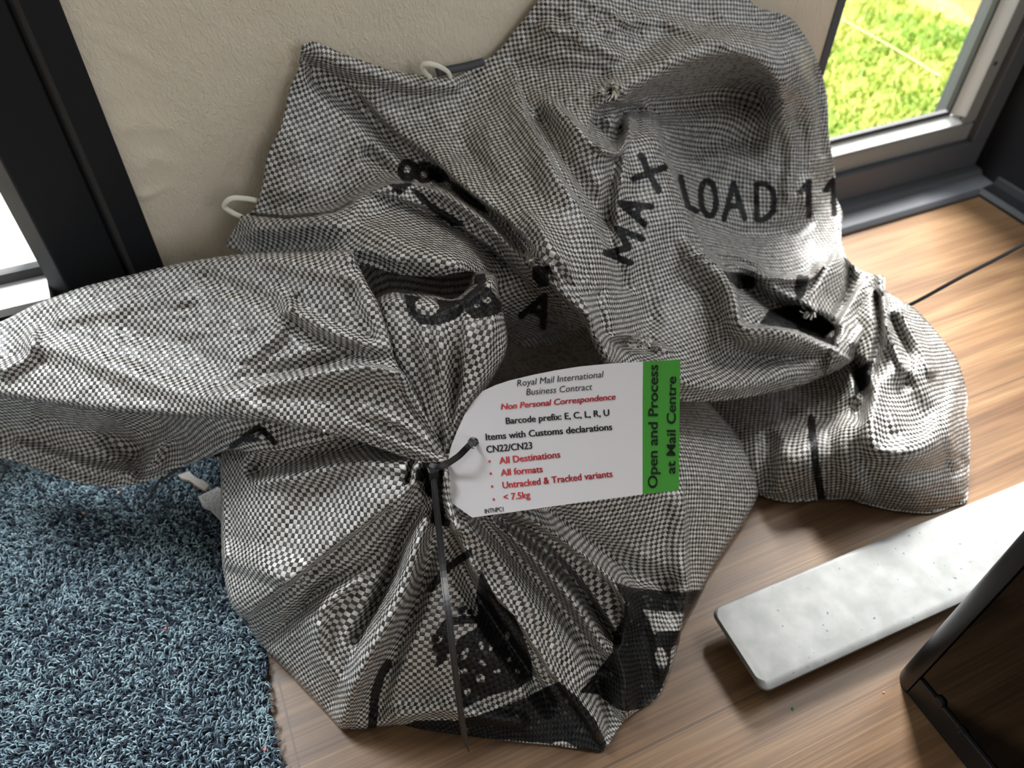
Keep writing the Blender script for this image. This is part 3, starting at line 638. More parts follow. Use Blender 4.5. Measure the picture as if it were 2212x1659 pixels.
mouth_str = [
    # rim against the wall, then the hollow behind the long ridge
    ([(650, 110), (720, 135), (800, 160), (900, 182), (980, 180)], .010, 40, 30),
    ([(690, 160), (760, 215), (840, 300), (905, 362)], -.016, 110, 40),
    ([(720, 165), (784, 205), (845, 272), (927, 334), (1003, 401), (1085, 462), (1150, 524), (1180, 566)], [.006, .012, .015, .016, .017, .018, .020, .022], 70, 11, 'r', 'r'),
    ([(800, 335), (870, 385), (935, 395)], -.012, 30, 30), ([(930, 372), (1000, 425), (1070, 482), (1135, 548)], -.013, 12, 14),
    # lower left roll with its shadow line
    ([(540, 472), (620, 470), (723, 460), (790, 418), (845, 396), (903, 398), (960, 420)], [.014, .018, .022, .024, .022, .012, .004], 6, 60, 's', 'r'),
    ([(560, 455), (640, 452), (723, 440), (785, 400), (835, 380)], [-.006, -.010, -.010, -.008, -.004], 50, 16),
    ([(560, 500), (680, 490), (800, 500), (900, 545), (990, 572), (1030, 585)], .009, 46, 60),
    ([(842, 404), (891, 398), (960, 424), (1024, 466), (1085, 520), (1140, 580)], [.006, .014, .017, .018, .017, .010], 26, 24, 'r', 's'),
    ([(830, 424), (901, 447), (952, 468), (1024, 514), (1085, 562), (1140, 612)], [-.008, -.018, -.022, -.024, -.022, -.012], 7, 78, 's', 's'),
    ([(640, 560), (760, 540), (860, 560)], .006, 22, 22),
    # central lobe and its sharp creases
    ([(1125, 205), (1140, 260), (1170, 315), (1217, 398), (1264, 463), (1300, 520), (1325, 560)], [.006, .014, .018, .018, .016, .012, .005], 10, 70, 's', 'r'),
    ([(1165, 260), (1215, 340), (1262, 410), (1305, 478)], -.012, 40, 16),
    ([(1172, 205), (1220, 245), (1264, 290), (1297, 325)], [.004, .012, .014, .008], 14, 40, 's', 'r'),
    ([(1060, 290), (1110, 380), (1170, 470), (1230, 560), (1270, 660)], .008, 70, 70),
    ([(1150, 470), (1200, 540), (1240, 600), (1275, 680)], .007, 16, 30, 's', 'r'),
    ([(1000, 330), (1080, 430), (1150, 510)], -.005, 40, 40),
    ([(1148, 570), (1184, 606), (1217, 642), (1249, 671), (1266, 697), (1279, 740), (1304, 784)], .030, 40, 5, 'r', 's'),
    ([(1290, 640), (1296, 690), (1310, 730), (1350, 742), (1400, 748)], -.012, 26, 20),
    ([(1302, 728), (1350, 722), (1390, 738), (1440, 752)], .010, 10, 24, 's', 'r'),
    # pocket beside the tear
    ([(1297, 325), (1330, 335), (1352, 305), (1362, 262)], .016, 26, 12, 'r', 's'),
    ([(1290, 270), (1320, 300), (1338, 285)], -.016, 30, 24),
    ([(1300, 235), (1350, 232), (1410, 240)], [-.016, -.018, -.014, -.004], 12, 26),
    ([(1318, 196), (1316, 212)], -.014, 12, 12),
    ([(1290, 205), (1325, 176), (1352, 205)], .006, 12, 12),
    # hood on the right: crest, deep shade under it
    ([(1345, 205), (1400, 168), (1480, 128), (1580, 110), (1650, 135), (1680, 185), (1668, 250)], [.012, .020, .024, .025, .022, .014, .005], 70, 36),
    ([(1380, 236), (1470, 215), (1560, 195), (1630, 205)], -.030, 60, 80),
    ([(1460, 330), (1540, 300), (1620, 300)], -.010, 60, 50),
    ([(1712, 110), (1745, 200), (1755, 320), (1740, 430)], .008, 40, 30),
    ([(1690, 240), (1715, 330), (1705, 420)], .006, 30, 30),
    ([(1762, 150), (1770, 240), (1778, 330)], -.006, 14, 14),
    # roll carrying MAX, standing in front of the LOAD panel
    ([(1412, 258), (1432, 320), (1462, 400), (1492, 470), (1520, 530), (1560, 575)], [.014, .026, .030, .030, .024, .012], 6, 80, 's', 'r'),
    ([(1345, 250), (1336, 330), (1316, 420), (1316, 520), (1350, 620)], -.013, 26, 26),
    ([(1362, 250), (1350, 330), (1340, 400)], .007, 10, 24),
    ([(1370, 420), (1368, 520), (1385, 620), (1400, 690)], -.007, 40, 40),
    ([(1505, 470), (1560, 500), (1650, 505), (1740, 480)], -.006, 30, 30), ([(1480, 556), (1530, 548), (1590, 552), (1640, 572)], .006, 9, 9), ([(1500, 570), (1560, 566), (1610, 578)], .004, 6, 7),
    # bottom sweep: rim round the opening, hollow inside, long soft roll
    ([(1520, 545), (1572, 592), (1592, 640), (1600, 690), (1618, 707), (1660, 707), (1716, 718), (1767, 736), (1812, 760)], [.016, .03, .04, .045, .045, .04, .035, .03, .012], 5, 70, 's', 'r'),
    ([(1612, 620), (1660, 660), (1720, 690), (1780, 720)], -.045, 44, 26),
    ([(1640, 600), (1740, 606), (1775, 580)], .012, 20, 6, 'r', 's'),
    ([(1420, 800), (1500, 830), (1600, 830), (1720, 808), (1820, 765), (1870, 710)], .012, 50, 34),
    ([(1560, 690), (1620, 760), (1720, 770), (1800, 775)], -.006, 30, 30),
    # gathers running into the tied neck
    ([(1868, 606), (1838, 652), (1812, 696), (1797, 752)], [.016, .026, .030, .024], 85, 6, 'r', 's'), ([(1886, 640), (1878, 690), (1850, 740)], .010, 14, 22),
    ([(1806, 540), (1775, 596), (1742, 648)], [.008, .020, .022], 70, 6, 'r', 's'), ([(1838, 580), (1826, 640), (1800, 690)], -.010, 16, 14), ([(1735, 655), (1755, 668), (1752, 690)], .012, 12, 10), ([(1815, 470), (1826, 540), (1850, 590)], .006, 12, 12),
    ([(1300, 60), (1380, 40), (1470, 60), (1560, 90)], .006, 24, 24), ([(1180, 60), (1250, 80), (1330, 120)], .006, 30, 22), ([(1120, 130), (1220, 150), (1300, 160)], -.006, 30, 30),
]
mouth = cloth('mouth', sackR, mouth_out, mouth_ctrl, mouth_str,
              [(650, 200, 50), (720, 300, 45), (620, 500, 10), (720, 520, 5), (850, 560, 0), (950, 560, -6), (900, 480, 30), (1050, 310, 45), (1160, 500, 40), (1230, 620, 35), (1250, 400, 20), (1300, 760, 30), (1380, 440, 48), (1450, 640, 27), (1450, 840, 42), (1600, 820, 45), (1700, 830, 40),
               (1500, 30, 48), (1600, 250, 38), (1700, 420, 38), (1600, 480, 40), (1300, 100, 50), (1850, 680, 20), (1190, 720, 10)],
              ink_shade_mouth, step=5.0, crumple=[(1330, 60, 170, 60, .0045, 40, 22, .5), (1250, 640, 60, 80, .004, 26, 12, .9), (1130, 540, 60, 60, .003, 30, 12, .75), (1690, 60, 60, 60, .003, 30, 16, .6), (1240, 220, 70, 40, .003, 24, 14, .6), (1720, 420, 60, 70, .0015, 20, 14, .3)], seed=11, noise=1.1, gain=1.35)

body_out = [(1910, 597), (1914, 628), (1940, 645), (1973, 664), (2006, 697), (2040, 738), (2065, 772), (2080, 812), (2090, 863), (2086, 893), (2094, 925), (2095, 980), (2092, 1040), (2088, 1082), (2056, 1094), (2016, 1108), (1957, 1107), (1897, 1096), (1857, 1086), (1830, 1078), (1758, 1082), (1707, 1085), (1659, 1076), (1630, 1060), (1560, 1000), (1500, 900), (1500, 830), (1600, 800), (1720, 760), (1830, 690), (1870, 630), (1885, 596)]
body_ctrl = [(1910, 600, 'h', .125), (1940, 648, 'h', .122), (2006, 700, 'h', .10), (2064, 772, 'h', .075), (2088, 863, 'h', .05), (2094, 977, 'h', .03), (2088, 1080, 'h', .005), (2016, 1108, 'h', .003), (1897, 1096, 'h', .003), (1758, 1082, 'h', .003), (1659, 1076, 'h', .003), (1560, 1000, 'h', .02),
             (1520, 860, 'h', .02), (1640, 850, 'h', .03), (1700, 800, 'h', .035), (1760, 790, 'h', .045), (1800, 850, 'h', .055), (1700, 900, 'h', .045), (1890, 700, 'h', .115), (1900, 850, 'h', .10), (1980, 800, 'h', .105), (1880, 780, 'h', .10), (1900, 960, 'h', .085), (2020, 950, 'h', .075), (1800, 980, 'h', .06), (1700, 980, 'h', .055), (1950, 1040, 'h', .05), (2060, 1000, 'h', .04), (1700, 1045, 'h', .025), (1830, 1040, 'h', .035)]
body_str = [([(1882, 840), (1878, 920), (1895, 972), (1950, 978), (2012, 960), (2050, 890)], [.006, .012, .014, .014, .012, .006], 40, 60), ([(1950, 850), (1980, 900)], -.012, 55, 55),
            ([(1898, 600), (1910, 670), (1918, 740)], .012, 14, 12), ([(1896, 640), (1900, 720), (1885, 800)], -.014, 14, 16), ([(1945, 672), (1985, 740), (2010, 800)], .008, 20, 20), ([(1930, 690), (1960, 760), (1960, 830)], -.009, 18, 18),
            ([(1915, 700), (1935, 760), (1955, 800)], .008, 12, 12), ([(1850, 790), (1864, 850), (1850, 900)], -.022, 26, 22), ([(1700, 900), (1780, 905), (1840, 880)], -.006, 26, 26), ([(1760, 940), (1740, 990), (1690, 1060)], .005, 50, 50),
            ([(1820, 930), (1830, 1000), (1860, 1060)], .007, 36, 36), ([(1660, 950), (1660, 1040)], -.008, 30, 30), ([(2060, 840), (2050, 920), (2062, 1000)], .006, 20, 20), ([(1890, 1000), (1980, 1010), (2070, 1000)], -.004, 30, 40)]
bodyR = cloth('body', sackR, body_out, body_ctrl, body_str, [(1950, 900, 25), (1700, 1000, 40), (1980, 1030, 50), (2050, 900, 20), (1920, 700, 30), (1800, 850, 45)],
              [('l', [(1752, 905), (1757, 960), (1766, 1030), (1778, 1090)], 17), ('p', [(1846, 800), (1886, 776), (1880, 830), (1855, 850), (1842, 870)])], step=5.0, rim=(16, .012), skirt=True, seed=23, gain=1.4)  # stripe is print; the last patch paints the shadow in the gap below the neck
hp = np.array([(942, 157), (975, 150), (1010, 143), (1046, 133)], float)
hpth = catmull(np.c_[P(hp[:, 0], hp[:, 1], Zy(hp[:, 0], hp[:, 1], .615))], 4)
v_, f_ = sweep(hpth, [(-.0035, -.0004), (.0035, -.0004), (.0035, .0004), (-.0035, .0004)], facing=(0, -.75, .65)); tag(new_mesh_ob('hem_band', v_, f_, simple('dark_hem', (.05, .052, .058), .6), sackR), 'dark grey hem band')
def loop(pts, Y, name, lab):
    p = np.array(pts, float); q = catmull(P(p[:, 0], p[:, 1], Zy(p[:, 0], p[:, 1], np.array(Y))), 6)
    v_, f_ = sweep(q, circ(.0022, 10, .0009), facing=(.2, -.8, .5)); tag(new_mesh_ob(name, v_, f_, WHITET, sackR), lab)
loop([(560, 434), (530, 429), (503, 428), (490, 435), (485, 447), (500, 458), (520, 468), (545, 476)], [.592, .588, .585, .584, .584, .585, .586, .59], 'hanging_loop', 'white tape loop at the left hem')
loop([(975, 172), (968, 156), (950, 144), (930, 138), (915, 140), (912, 148), (922, 160), (935, 172)], [.612, .61, .606, .604, .605, .606, .61, .615], 'hanging_loop', 'white tape loop at the wall')
# frayed threads round the tear and the lower frayed patch
fr = []; ff = []
for (cx, cy, n, R) in ((1318, 195, 46, 22), (1382, 738, 26, 20), (1748, 672, 22, 14)):
    for i in range(n):
        an = rng.uniform(0, 6.28); r0 = rng.uniform(.2, .8) * R; x = cx + r0 * math.cos(an); y = cy + r0 * math.sin(an) * .8; ln = rng.uniform(6, 17); a2 = an + rng.uniform(-1, 1)
        pz = tps(mouth_ctrl, np.array([x]), np.array([y]))[0] - (.022 if cy < 600 else .018) 
        pp = np.array([(x, y), (x + ln * .5 * math.cos(a2), y + ln * .5 * math.sin(a2) - 2), (x + ln * math.cos(a2 + .5), y + ln * math.sin(a2 + .5))])
        q = catmull(P(pp[:, 0], pp[:, 1], np.array([pz + .006, pz - .002, pz - .004])), 3); wd = rng.uniform(.0003, .0009)
        v_, f_ = sweep(q, [(-wd, -.0001), (wd, -.0001), (wd, .0001), (-wd, .0001)], facing=tuple(rng.normal(size=3))); ff += [tuple(np.array(k) + len(fr)) for k in f_]; fr += v_.tolist()
tag(new_mesh_ob('frayed_strands', fr, ff, simple('pale_strand', (.62, .58, .52), .5), sackR, smooth=False), 'pale frayed plastic strands round the tears', kind='stuff')

# ---------------------------------------------------------------- front mail sack
sackF = empty('mail_sack', (.02, .33, 0), 'woven grey mail sack in front with a white and green tag tied to its neck', 'mail sack', 'woven mail sacks')
TZ = .516
ink_f = [('p', [(1326, 1256), (1360, 1268), (1420, 1275), (1482, 1279), (1519, 1272), (1494, 1320), (1476, 1352), (1466, 1393), (1450, 1400), (1446, 1450), (1418, 1508), (1384, 1532), (1350, 1537), (1330, 1530), (1290, 1500), (1251, 1496), (1287, 1453), (1322, 1409), (1326, 1370), (1346, 1330), (1350, 1300)]),
         ('h', [(1389, 1317), (1420, 1320), (1477, 1323), (1470, 1362), (1420, 1364), (1414, 1372), (1402, 1340)]), ('h', ell(1428, 1421, 13, 23, -.15)),
         ('p', [(1090, 1525), (1130, 1508), (1170, 1488), (1208, 1472), (1245, 1504), (1290, 1560), (1312, 1612), (1298, 1624), (1240, 1620), (1180, 1606), (1120, 1600), (1040, 1596), (940, 1582), (862, 1570), (900, 1556), (985, 1556), (1030, 1545)]),
         ('h', [(1196, 1604), (1215, 1600), (1247, 1614), (1240, 1622), (1200, 1614)]),
         # crest, in broad patches
         ('p', [(1039, 1226), (1060, 1270), (1078, 1302), (1112, 1330), (1130, 1370), (1148, 1420), (1152, 1468), (1110, 1490), (1060, 1502), (1000, 1530), (982, 1500), (994, 1456), (978, 1410), (990, 1378), (1030, 1356), (1034, 1318), (1026, 1300)]),
         ('h', ell(1004, 1412, 7, 14, .4)), ('h', ell(1002, 1450, 8, 6)), ('h', ell(1040, 1395, 5, 9)), ('h', ell(1042, 1432, 9, 5, .5)), ('h', ell(1060, 1400, 4, 7)), ('h', ell(1096, 1374, 4, 10)), ('h', ell(1038, 1466, 10, 9)), ('h', ell(1074, 1450, 8, 5)), ('h', ell(1100, 1425, 6, 5)), ('h', ell(1010, 1494, 7, 8)), ('h', ell(1118, 1450, 5, 5)),
         ('p', ell(997, 1318, 8, 9)), ('p', ell(1016, 1322, 7, 8)), ('l', [(950, 1366), (966, 1346), (1000, 1338), (1030, 1340)], 18), ('p', ell(940, 1380, 9, 9)), ('p', ell(944, 1400, 11, 11)), ('p', ell(955, 1418, 12, 12)), ('p', ell(962, 1362, 12, 9)), ('p', ell(966, 1392, 14, 22)), ('p', ell(948, 1432, 8, 6)),
         ('l', [(1012, 1196), (985, 1214), (962, 1230), (946, 1250), (930, 1272)], 17), ('l', [(838, 1434), (822, 1462), (810, 1500), (804, 1572)], 20),
         ('p', ell(909, 1026, 13, 15)), ('p', [(920, 1010), (960, 1006), (955, 1060), (962, 1120), (975, 1124), (970, 1140), (930, 1130), (935, 1080), (915, 1060)]), ('h', [(957, 1010), (975, 1010), (985, 1090), (966, 1090)])]
fb_out = [(478, 985), (477, 1080), (478, 1180), (482, 1235), (498, 1305), (531, 1346), (560, 1390), (620, 1450), (690, 1525), (722, 1560), (740, 1574), (797, 1573), (861, 1566), (916, 1577), (980, 1586), (1035, 1593), (1110, 1602), (1195, 1610), (1247, 1617), (1295, 1622), (1312, 1612), (1340, 1568), (1380, 1534), (1418, 1507), (1446, 1457), (1466, 1393), (1476, 1350), (1517, 1274), (1541, 1226), (1577, 1171), (1612, 1119), (1637, 1070), (1634, 1040), (1620, 995), (1594, 940), (1558, 900), (1528, 866), (1480, 820), (1400, 780), (1310, 740), (1250, 640), (1100, 560), (950, 550), (800, 555), (720, 620), (650, 740), (560, 860), (500, 930)]
fb_ctrl = [(955, 1000, .518), (720, 940, .545), (560, 960, .575), (480, 990, .615), (478, 1180, .605), (500, 1310, .595), (531, 1346, 'h', .035), (620, 1450, 'h', .016), (738, 1573, 'h', .003), (916, 1577, 'h', .003), (1100, 1601, 'h', .003), (1300, 1620, 'h', .003), (1380, 1534, 'h', .003), (1446, 1457, 'h', .006), (1474, 1353, 'h', .015), (1541, 1226, 'h', .012), (1612, 1119, 'h', .015), (1636, 1070, 'h', .02), (1594, 940, 'h', .04), (1500, 850, 'h', .06),
           (560, 1150, .56), (560, 1050, .568), (700, 1060, .548), (640, 1180, .555), (718, 1190, .545), (620, 1300, .56), (740, 1420, .545), (850, 1350, .535), (800, 1250, .54), (900, 1200, .528), (1000, 1280, .548), (1050, 1400, .555), (950, 1450, .552), (870, 1500, .56), (1000, 1530, .566), (1200, 1450, .572), (1250, 1540, .578), (1150, 1300, .565), (1100, 1200, .552), (1250, 1200, .585), (1350, 1180, .608), (1420, 1250, .615), (1470, 1230, .628), (1490, 1050, .635), (1400, 980, .605), (1250, 980, .575), (1350, 1450, .592), (1400, 1400, .60), (1050, 1050, .53), (1100, 900, .56), (1310, 740, 'h', .02), (1250, 640, 'h', .02), (1100, 560, 'h', .03), (950, 550, 'h', .05), (800, 555, 'h', .05), (720, 620, 'h', .07), (650, 740, 'h', .10), (950, 700, 'h', .075), (1150, 760, 'h', .02), (820, 740, 'h', .10), (560, 870, 'h', .125)]
fb_str = [
    # upper left panel, folding over the first pleat
    ([(900, 1040), (860, 1072), (800, 1120), (718, 1180), (618, 1258), (531, 1328)], [.004, .010, .012, .012, .012, .008], 12, 120, 'r', 'r'),
    ([(915, 1100), (860, 1160), (790, 1220), (700, 1275), (620, 1345), (572, 1390)], [-.010, -.016, -.016, -.014, -.012, -.006], 30, 34),
    ([(905, 1120), (830, 1190), (760, 1250), (700, 1310), (690, 1400), (740, 1480)], [.004, .010, .012, .010, .008, .004], 26, 40),
    ([(560, 1010), (650, 985), (760, 960), (860, 960)], -.014, 40, 40), ([(560, 1040), (660, 1028), (770, 1000), (880, 1008)], .005, 24, 30),
    ([(490, 1210), (560, 1230), (620, 1250)], .008, 60, 30),
    # the bright roll below the tie
    ([(926, 1085), (904, 1151), (877, 1258), (829, 1357), (777, 1457), (738, 1566)], [.008, .018, .022, .022, .020, .010], 34, 40),
    ([(905, 1110), (868, 1190), (820, 1290), (770, 1380)], [-.008, -.016, -.016, -.008], 26, 26),
    ([(948, 1140), (925, 1220), (900, 1310), (850, 1430), (815, 1540)], [-.006, -.012, -.014, -.012, -.006], 26, 34),
    # printed panel and the pleats on the right
    ([(975, 1128), (1005, 1190), (1035, 1246), (1115, 1338), (1194, 1457), (1262, 1550), (1300, 1618)], [.010, .020, .024, .024, .022, .018, .008], 60, 7, 'r', 's'),
    ([(985, 1160), (1010, 1240), (1060, 1330), (1130, 1430), (1190, 1520)], [-.006, -.016, -.018, -.016, -.008], 18, 40),
    ([(1010, 1130), (1060, 1190), (1110, 1254), (1190, 1357), (1262, 1465)], [.008, .014, .016, .014, .008], 30, 34),
    ([(1040, 1120), (1110, 1190), (1180, 1270), (1250, 1360), (1300, 1430)], [-.004, -.010, -.010, -.010, -.006], 24, 30),
    ([(1060, 1120), (1120, 1170), (1180, 1230), (1240, 1300), (1300, 1390)], [.006, .012, .014, .014, .008], 12, 30),
    ([(1080, 1120), (1145, 1160), (1203, 1212), (1265, 1285), (1330, 1385)], [-.012, -.026, -.030, -.026, -.012], 16, 20),
    ([(1075, 1095), (1152, 1128), (1212, 1166), (1275, 1216), (1326, 1264), (1352, 1312), (1345, 1360)], [.008, .018, .024, .024, .022, .018, .006], 46, 12, 'r', 's'),
    ([(1200, 1120), (1290, 1185), (1370, 1240), (1440, 1262)], -.010, 50, 40),
    ([(1330, 1400), (1350, 1460), (1350, 1530)], .010, 40, 40), ([(1400, 1290), (1430, 1380), (1440, 1450)], .006, 40, 40), ([(1290, 1480), (1320, 1560), (1305, 1615)], -.008, 30, 30),
    ([(1478, 1080), (1482, 1214), (1484, 1270), (1470, 1360)], .010, 10, 50, 's', 'r'),
    # bottom edge tucks under
    ([(860, 1545), (960, 1532), (1040, 1548), (1120, 1560)], .008, 30, 24), ([(470, 1000), (482, 1100), (486, 1200)], .004, 14, 20),
    ([(930, 1010), (928, 1060), (945, 1120)], -.012, 22, 24), ([(962, 1020), (968, 1080), (985, 1140)], .010, 16, 14), ([(905, 1000), (885, 1060), (850, 1100)], .006, 16, 16), ([(887, 1002), (880, 1040)], -.010, 10, 10),
]
bodyF = cloth('body', sackF, fb_out, fb_ctrl, fb_str, [(600, 1080, -8), (560, 1200, -5), (760, 1010, 0), (700, 1180, 35), (680, 1330, 40), (740, 1450, 45), (870, 1250, 58), (820, 1400, 50), (920, 1400, 12), (1000, 1300, 14), (950, 1500, 10), (1050, 1450, 5), (1120, 1330, 42), (1200, 1430, 44), (1180, 1230, 45), (1250, 1220, 30), (1330, 1180, 22), (1400, 1240, 18), (1400, 1340, 8), (1560, 1050, 5), (1380, 1470, 5), (940, 1080, 30), (1200, 1560, 5), (1420, 1000, 30)],
              ink_f, step=4.6, rim=(14, .010), skirt=True, seed=31, noise=.8, gain=1.55, crumple=[(640, 1330, 80, 60, .0025, 30, 14, -.7), (760, 1250, 60, 60, .002, 26, 12, -.8)])

fl_out = [(-170, 745), (-60, 705), (0, 695), (72, 659), (108, 645), (181, 619), (289, 592), (362, 574), (434, 560), (542, 547), (687, 543), (756, 542), (770, 565), (785, 594), (800, 623), (815, 650), (830, 690), (846, 738), (858, 782), (873, 807), (890, 830), (908, 866), (933, 918), (954, 960), (968, 986), (962, 1000), (942, 1007), (895, 996), (822, 970), (750, 945), (669, 930), (615, 919), (560, 909), (434, 903), (325, 896), (217, 887), (108, 872), (0, 858), (-60, 848), (-170, 835)]
fl_ctrl = [(-170, 790, .60), (-60, 780, .595), (0, 700, .615), (150, 640, .61), (360, 576, .595), (540, 548, .57), (690, 545, .54), (750, 545, .53), (800, 640, .515), (845, 740, .508), (870, 800, .506), (910, 880, .507), (955, 965, .512), (965, 995, .514), (895, 992, .514), (750, 943, .508), (600, 915, .515), (434, 902, .535), (217, 886, .562), (0, 857, .592), (-170, 835, .61), (300, 720, .582), (150, 760, .59), (550, 680, .55), (700, 680, .53), (720, 770, .522), (560, 780, .54), (420, 800, .555), (700, 850, .508), (800, 880, .504), (500, 860, .528), (200, 820, .572)]
fl_str = [([(872, 806), (800, 792), (740, 794), (640, 812), (560, 826), (470, 845)], [.012, .018, .018, .014, .010, .004], 46, 9, 'r', 's'),
          ([(850, 770), (780, 764), (700, 782), (600, 806), (480, 830)], [-.006, -.012, -.010, -.007, -.003], 22, 30),
          ([(600, 632), (640, 672), (700, 705), (790, 745), (840, 760)], [.004, .010, .011, .010, .004], 20, 30), ([(620, 690), (680, 730), (760, 750)], -.008, 20, 24), ([(630, 655), (620, 690), (590, 730), (540, 770)], .006, 20, 34),
          ([(770, 580), (760, 640), (800, 720)], -.006, 20, 30), ([(450, 600), (560, 640), (640, 650)], -.005, 26, 30), ([(560, 560), (680, 580), (760, 600)], .005, 24, 30),
          ([(60, 740), (150, 760), (260, 800), (400, 850), (560, 880)], .006, 40, 40), ([(0, 800), (60, 770), (70, 720)], .007, 20, 24), ([(130, 690), (260, 660), (400, 640)], .004, 30, 30), ([(280, 720), (380, 740), (480, 790)], -.004, 40, 40),
          ([(965, 992), (920, 960), (860, 915), (790, 880)], [.006, .006, .004, .002], 9, 14), ([(960, 985), (925, 930), (885, 880), (860, 840)], [-.005, -.008, -.006, -.003], 9, 10), ([(950, 985), (900, 945), (850, 920), (770, 905)], [-.006, -.005, -.003, -.001], 9, 9), ([(962, 996), (900, 975), (830, 945), (750, 915)], [.008, .006, .004, .002], 12, 12),
          ([(960, 1002), (890, 992), (820, 968), (700, 935)], .006, 26, 10), ([(690, 860), (760, 900), (840, 935)], -.003, 18, 18)]
flap = cloth('neck_flap', sackF, fl_out, fl_ctrl, fl_str, [(100, 760, -8), (300, 700, -10), (500, 640, -8), (700, 580, 6), (760, 660, 14), (600, 760, -8), (500, 850, -6), (650, 880, 4), (780, 860, 8), (850, 900, 14), (920, 950, 22), (700, 740, 30)], step=4.6, rim=(16, .012), seed=41, noise=.9, gain=1.25,
             crumple=[(450, 690, 260, 90, .0016, 60, 24, -.15), (560, 770, 120, 50, .0014, 40, 16, .2), (120, 740, 120, 70, .0018, 50, 22, .5), (820, 900, 90, 50, .0009, 40, 10, .6)])

fu_out = [(-170, 830), (0, 850), (108, 862), (217, 878), (325, 887), (434, 894), (560, 900), (669, 921), (740, 938), (724, 950), (660, 968), (600, 975), (540, 976), (500, 972), (470, 980), (420, 1000), (380, 1013), (325, 1039), (253, 1052), (181, 1046), (108, 1024), (54, 1003), (0, 992), (-170, 965)]
fu_ctrl = [(-170, 830, .63), (0, 855, .63), (217, 880, .61), (434, 895, .575), (600, 910, .55), (730, 942, .532), (-170, 960, .67), (0, 930, .675), (0, 990, .665), (108, 960, .675), (108, 1022, .655), (250, 960, .675), (250, 1050, .645), (330, 1036, .638), (300, 980, .67), (380, 920, .63), (400, 1000, .625), (430, 950, .60), (470, 975, .585), (540, 940, .555), (560, 970, .552), (660, 940, .535)]
fu_str = [([(395, 920), (350, 960), (330, 1000), (280, 1020)], [.010, .018, .016, .006], 16, 40, 's', 'r'), ([(240, 940), (290, 975), (300, 1000)], -.016, 40, 40), ([(40, 960), (120, 985), (200, 1010), (280, 1022)], .008, 22, 22), ([(410, 985), (480, 960), (560, 945)], .008, 24, 24), ([(100, 900), (200, 930)], -.010, 40, 40)]
under = cloth('neck_underside', sackF, fu_out, fu_ctrl, fu_str, [(100, 960, 20), (250, 1020, 24), (450, 940, 30), (550, 940, 32)], [('l', [(556, 924), (528, 944), (500, 965)], 13), ('l', [(558, 922), (576, 938), (594, 958)], 13), ('l', [(530, 952), (556, 948)], 9)], step=5.0, rim=(9, .005), seed=51, noise=.9)

fp_out = [(812, 650), (828, 637), (850, 631), (872, 633), (902, 635), (938, 638), (974, 646), (998, 635), (1012, 618), (1018, 600), (1026, 590), (1045, 585), (1064, 592), (1075, 608), (1078, 637), (1084, 663), (1093, 702), (1097, 739), (1091, 768), (1077, 796), (1062, 822), (1044, 846), (1024, 872), (1008, 898), (994, 930), (985, 960), (974, 992), (960, 992), (944, 960), (915, 910), (880, 840), (850, 790), (830, 740), (815, 690)]
fp_ctrl = [(815, 650, .528), (840, 634, .53), (905, 638, .522), (974, 648, .522), (1022, 595, .545), (1064, 595, .545), (1078, 640, .53), (1096, 740, .522), (1060, 822, .518), (1008, 898, .515), (968, 988, .515), (940, 955, .518), (880, 840, .518), (830, 740, .522), (900, 720, .506), (950, 700, .505), (1040, 690, .506), (960, 800, .508), (1030, 780, .507), (960, 900, .511), (900, 800, .51)]
fp_str = [([(985, 660), (994, 710), (990, 800), (975, 890), (967, 975)], [-.003, -.010, -.016, -.014, -.006], 16, 40), ([(1005, 690), (1012, 740), (1000, 820), (985, 900)], [.002, .004, .002, .0], 30, 30), ([(940, 690), (955, 780), (962, 880), (964, 970)], [.004, .010, .010, .005], 30, 14), ([(872, 660), (900, 750), (930, 850), (956, 950)], [-.002, -.008, -.009, -.004], 18, 20),
          ([(1058, 620), (1062, 700), (1040, 790), (1005, 880)], [.006, .012, .010, .006], 30, 26), ([(985, 655), (1015, 640), (1040, 618), (1065, 600)], .010, 12, 28), ([(850, 645), (905, 655), (970, 668)], .006, 18, 30), ([(915, 700), (930, 790), (950, 890)], [.003, .006, .004], 14, 14), ([(1000, 612), (1020, 620)], -.008, 14, 14)]
ink_p = [('p', [(872, 636), (905, 640), (975, 650), (1000, 645), (1012, 660), (985, 690), (940, 703), (905, 701), (880, 672)]), ('h', ell(922, 662, 26, 20, .1)), ('p', [(1000, 642), (1035, 614), (1060, 624), (1082, 652), (1085, 674), (1060, 682), (1025, 690), (1003, 672)]), ('h', ell(1052, 648, 8, 7)), ('h', ell(1030, 660, 7, 4)), ('p', [(1026, 592), (1048, 590), (1052, 608), (1040, 618), (1022, 612)])]
pleat = cloth('neck_pleat', sackF, fp_out, fp_ctrl, fp_str, [(860, 680, 30), (930, 680, 5), (900, 800, 24), (1040, 700, 8), (1050, 620, 20), (960, 900, 8), (1030, 800, 14)], ink_p, step=4.0, rim=(22, .022), seed=61, noise=.6)
# dangling black threads of the torn hem
TH = simple('dark_thread', (.03, .03, .028), .6)
for pts, z0, r in (([(352, 1030), (335, 1052), (320, 1078), (303, 1094)], .640, .0011), ([(338, 1052), (336, 1090), (330, 1130)], .645, .0003), ([(14, 1004), (8, 1022), (0, 1040)], .655, .0009), ([(390, 1008), (360, 1030), (345, 1040)], .636, .0013)):
    p = np.array(pts, float); q = catmull(P(p[:, 0], p[:, 1], np.full(len(p), z0)), 5); v_, f_ = sweep(q, circ(r, 6), facing=(0, -.7, .7))
    tag(new_mesh_ob('loose_thread', v_, f_, TH, sackF), 'dark loose thread hanging from the hem')

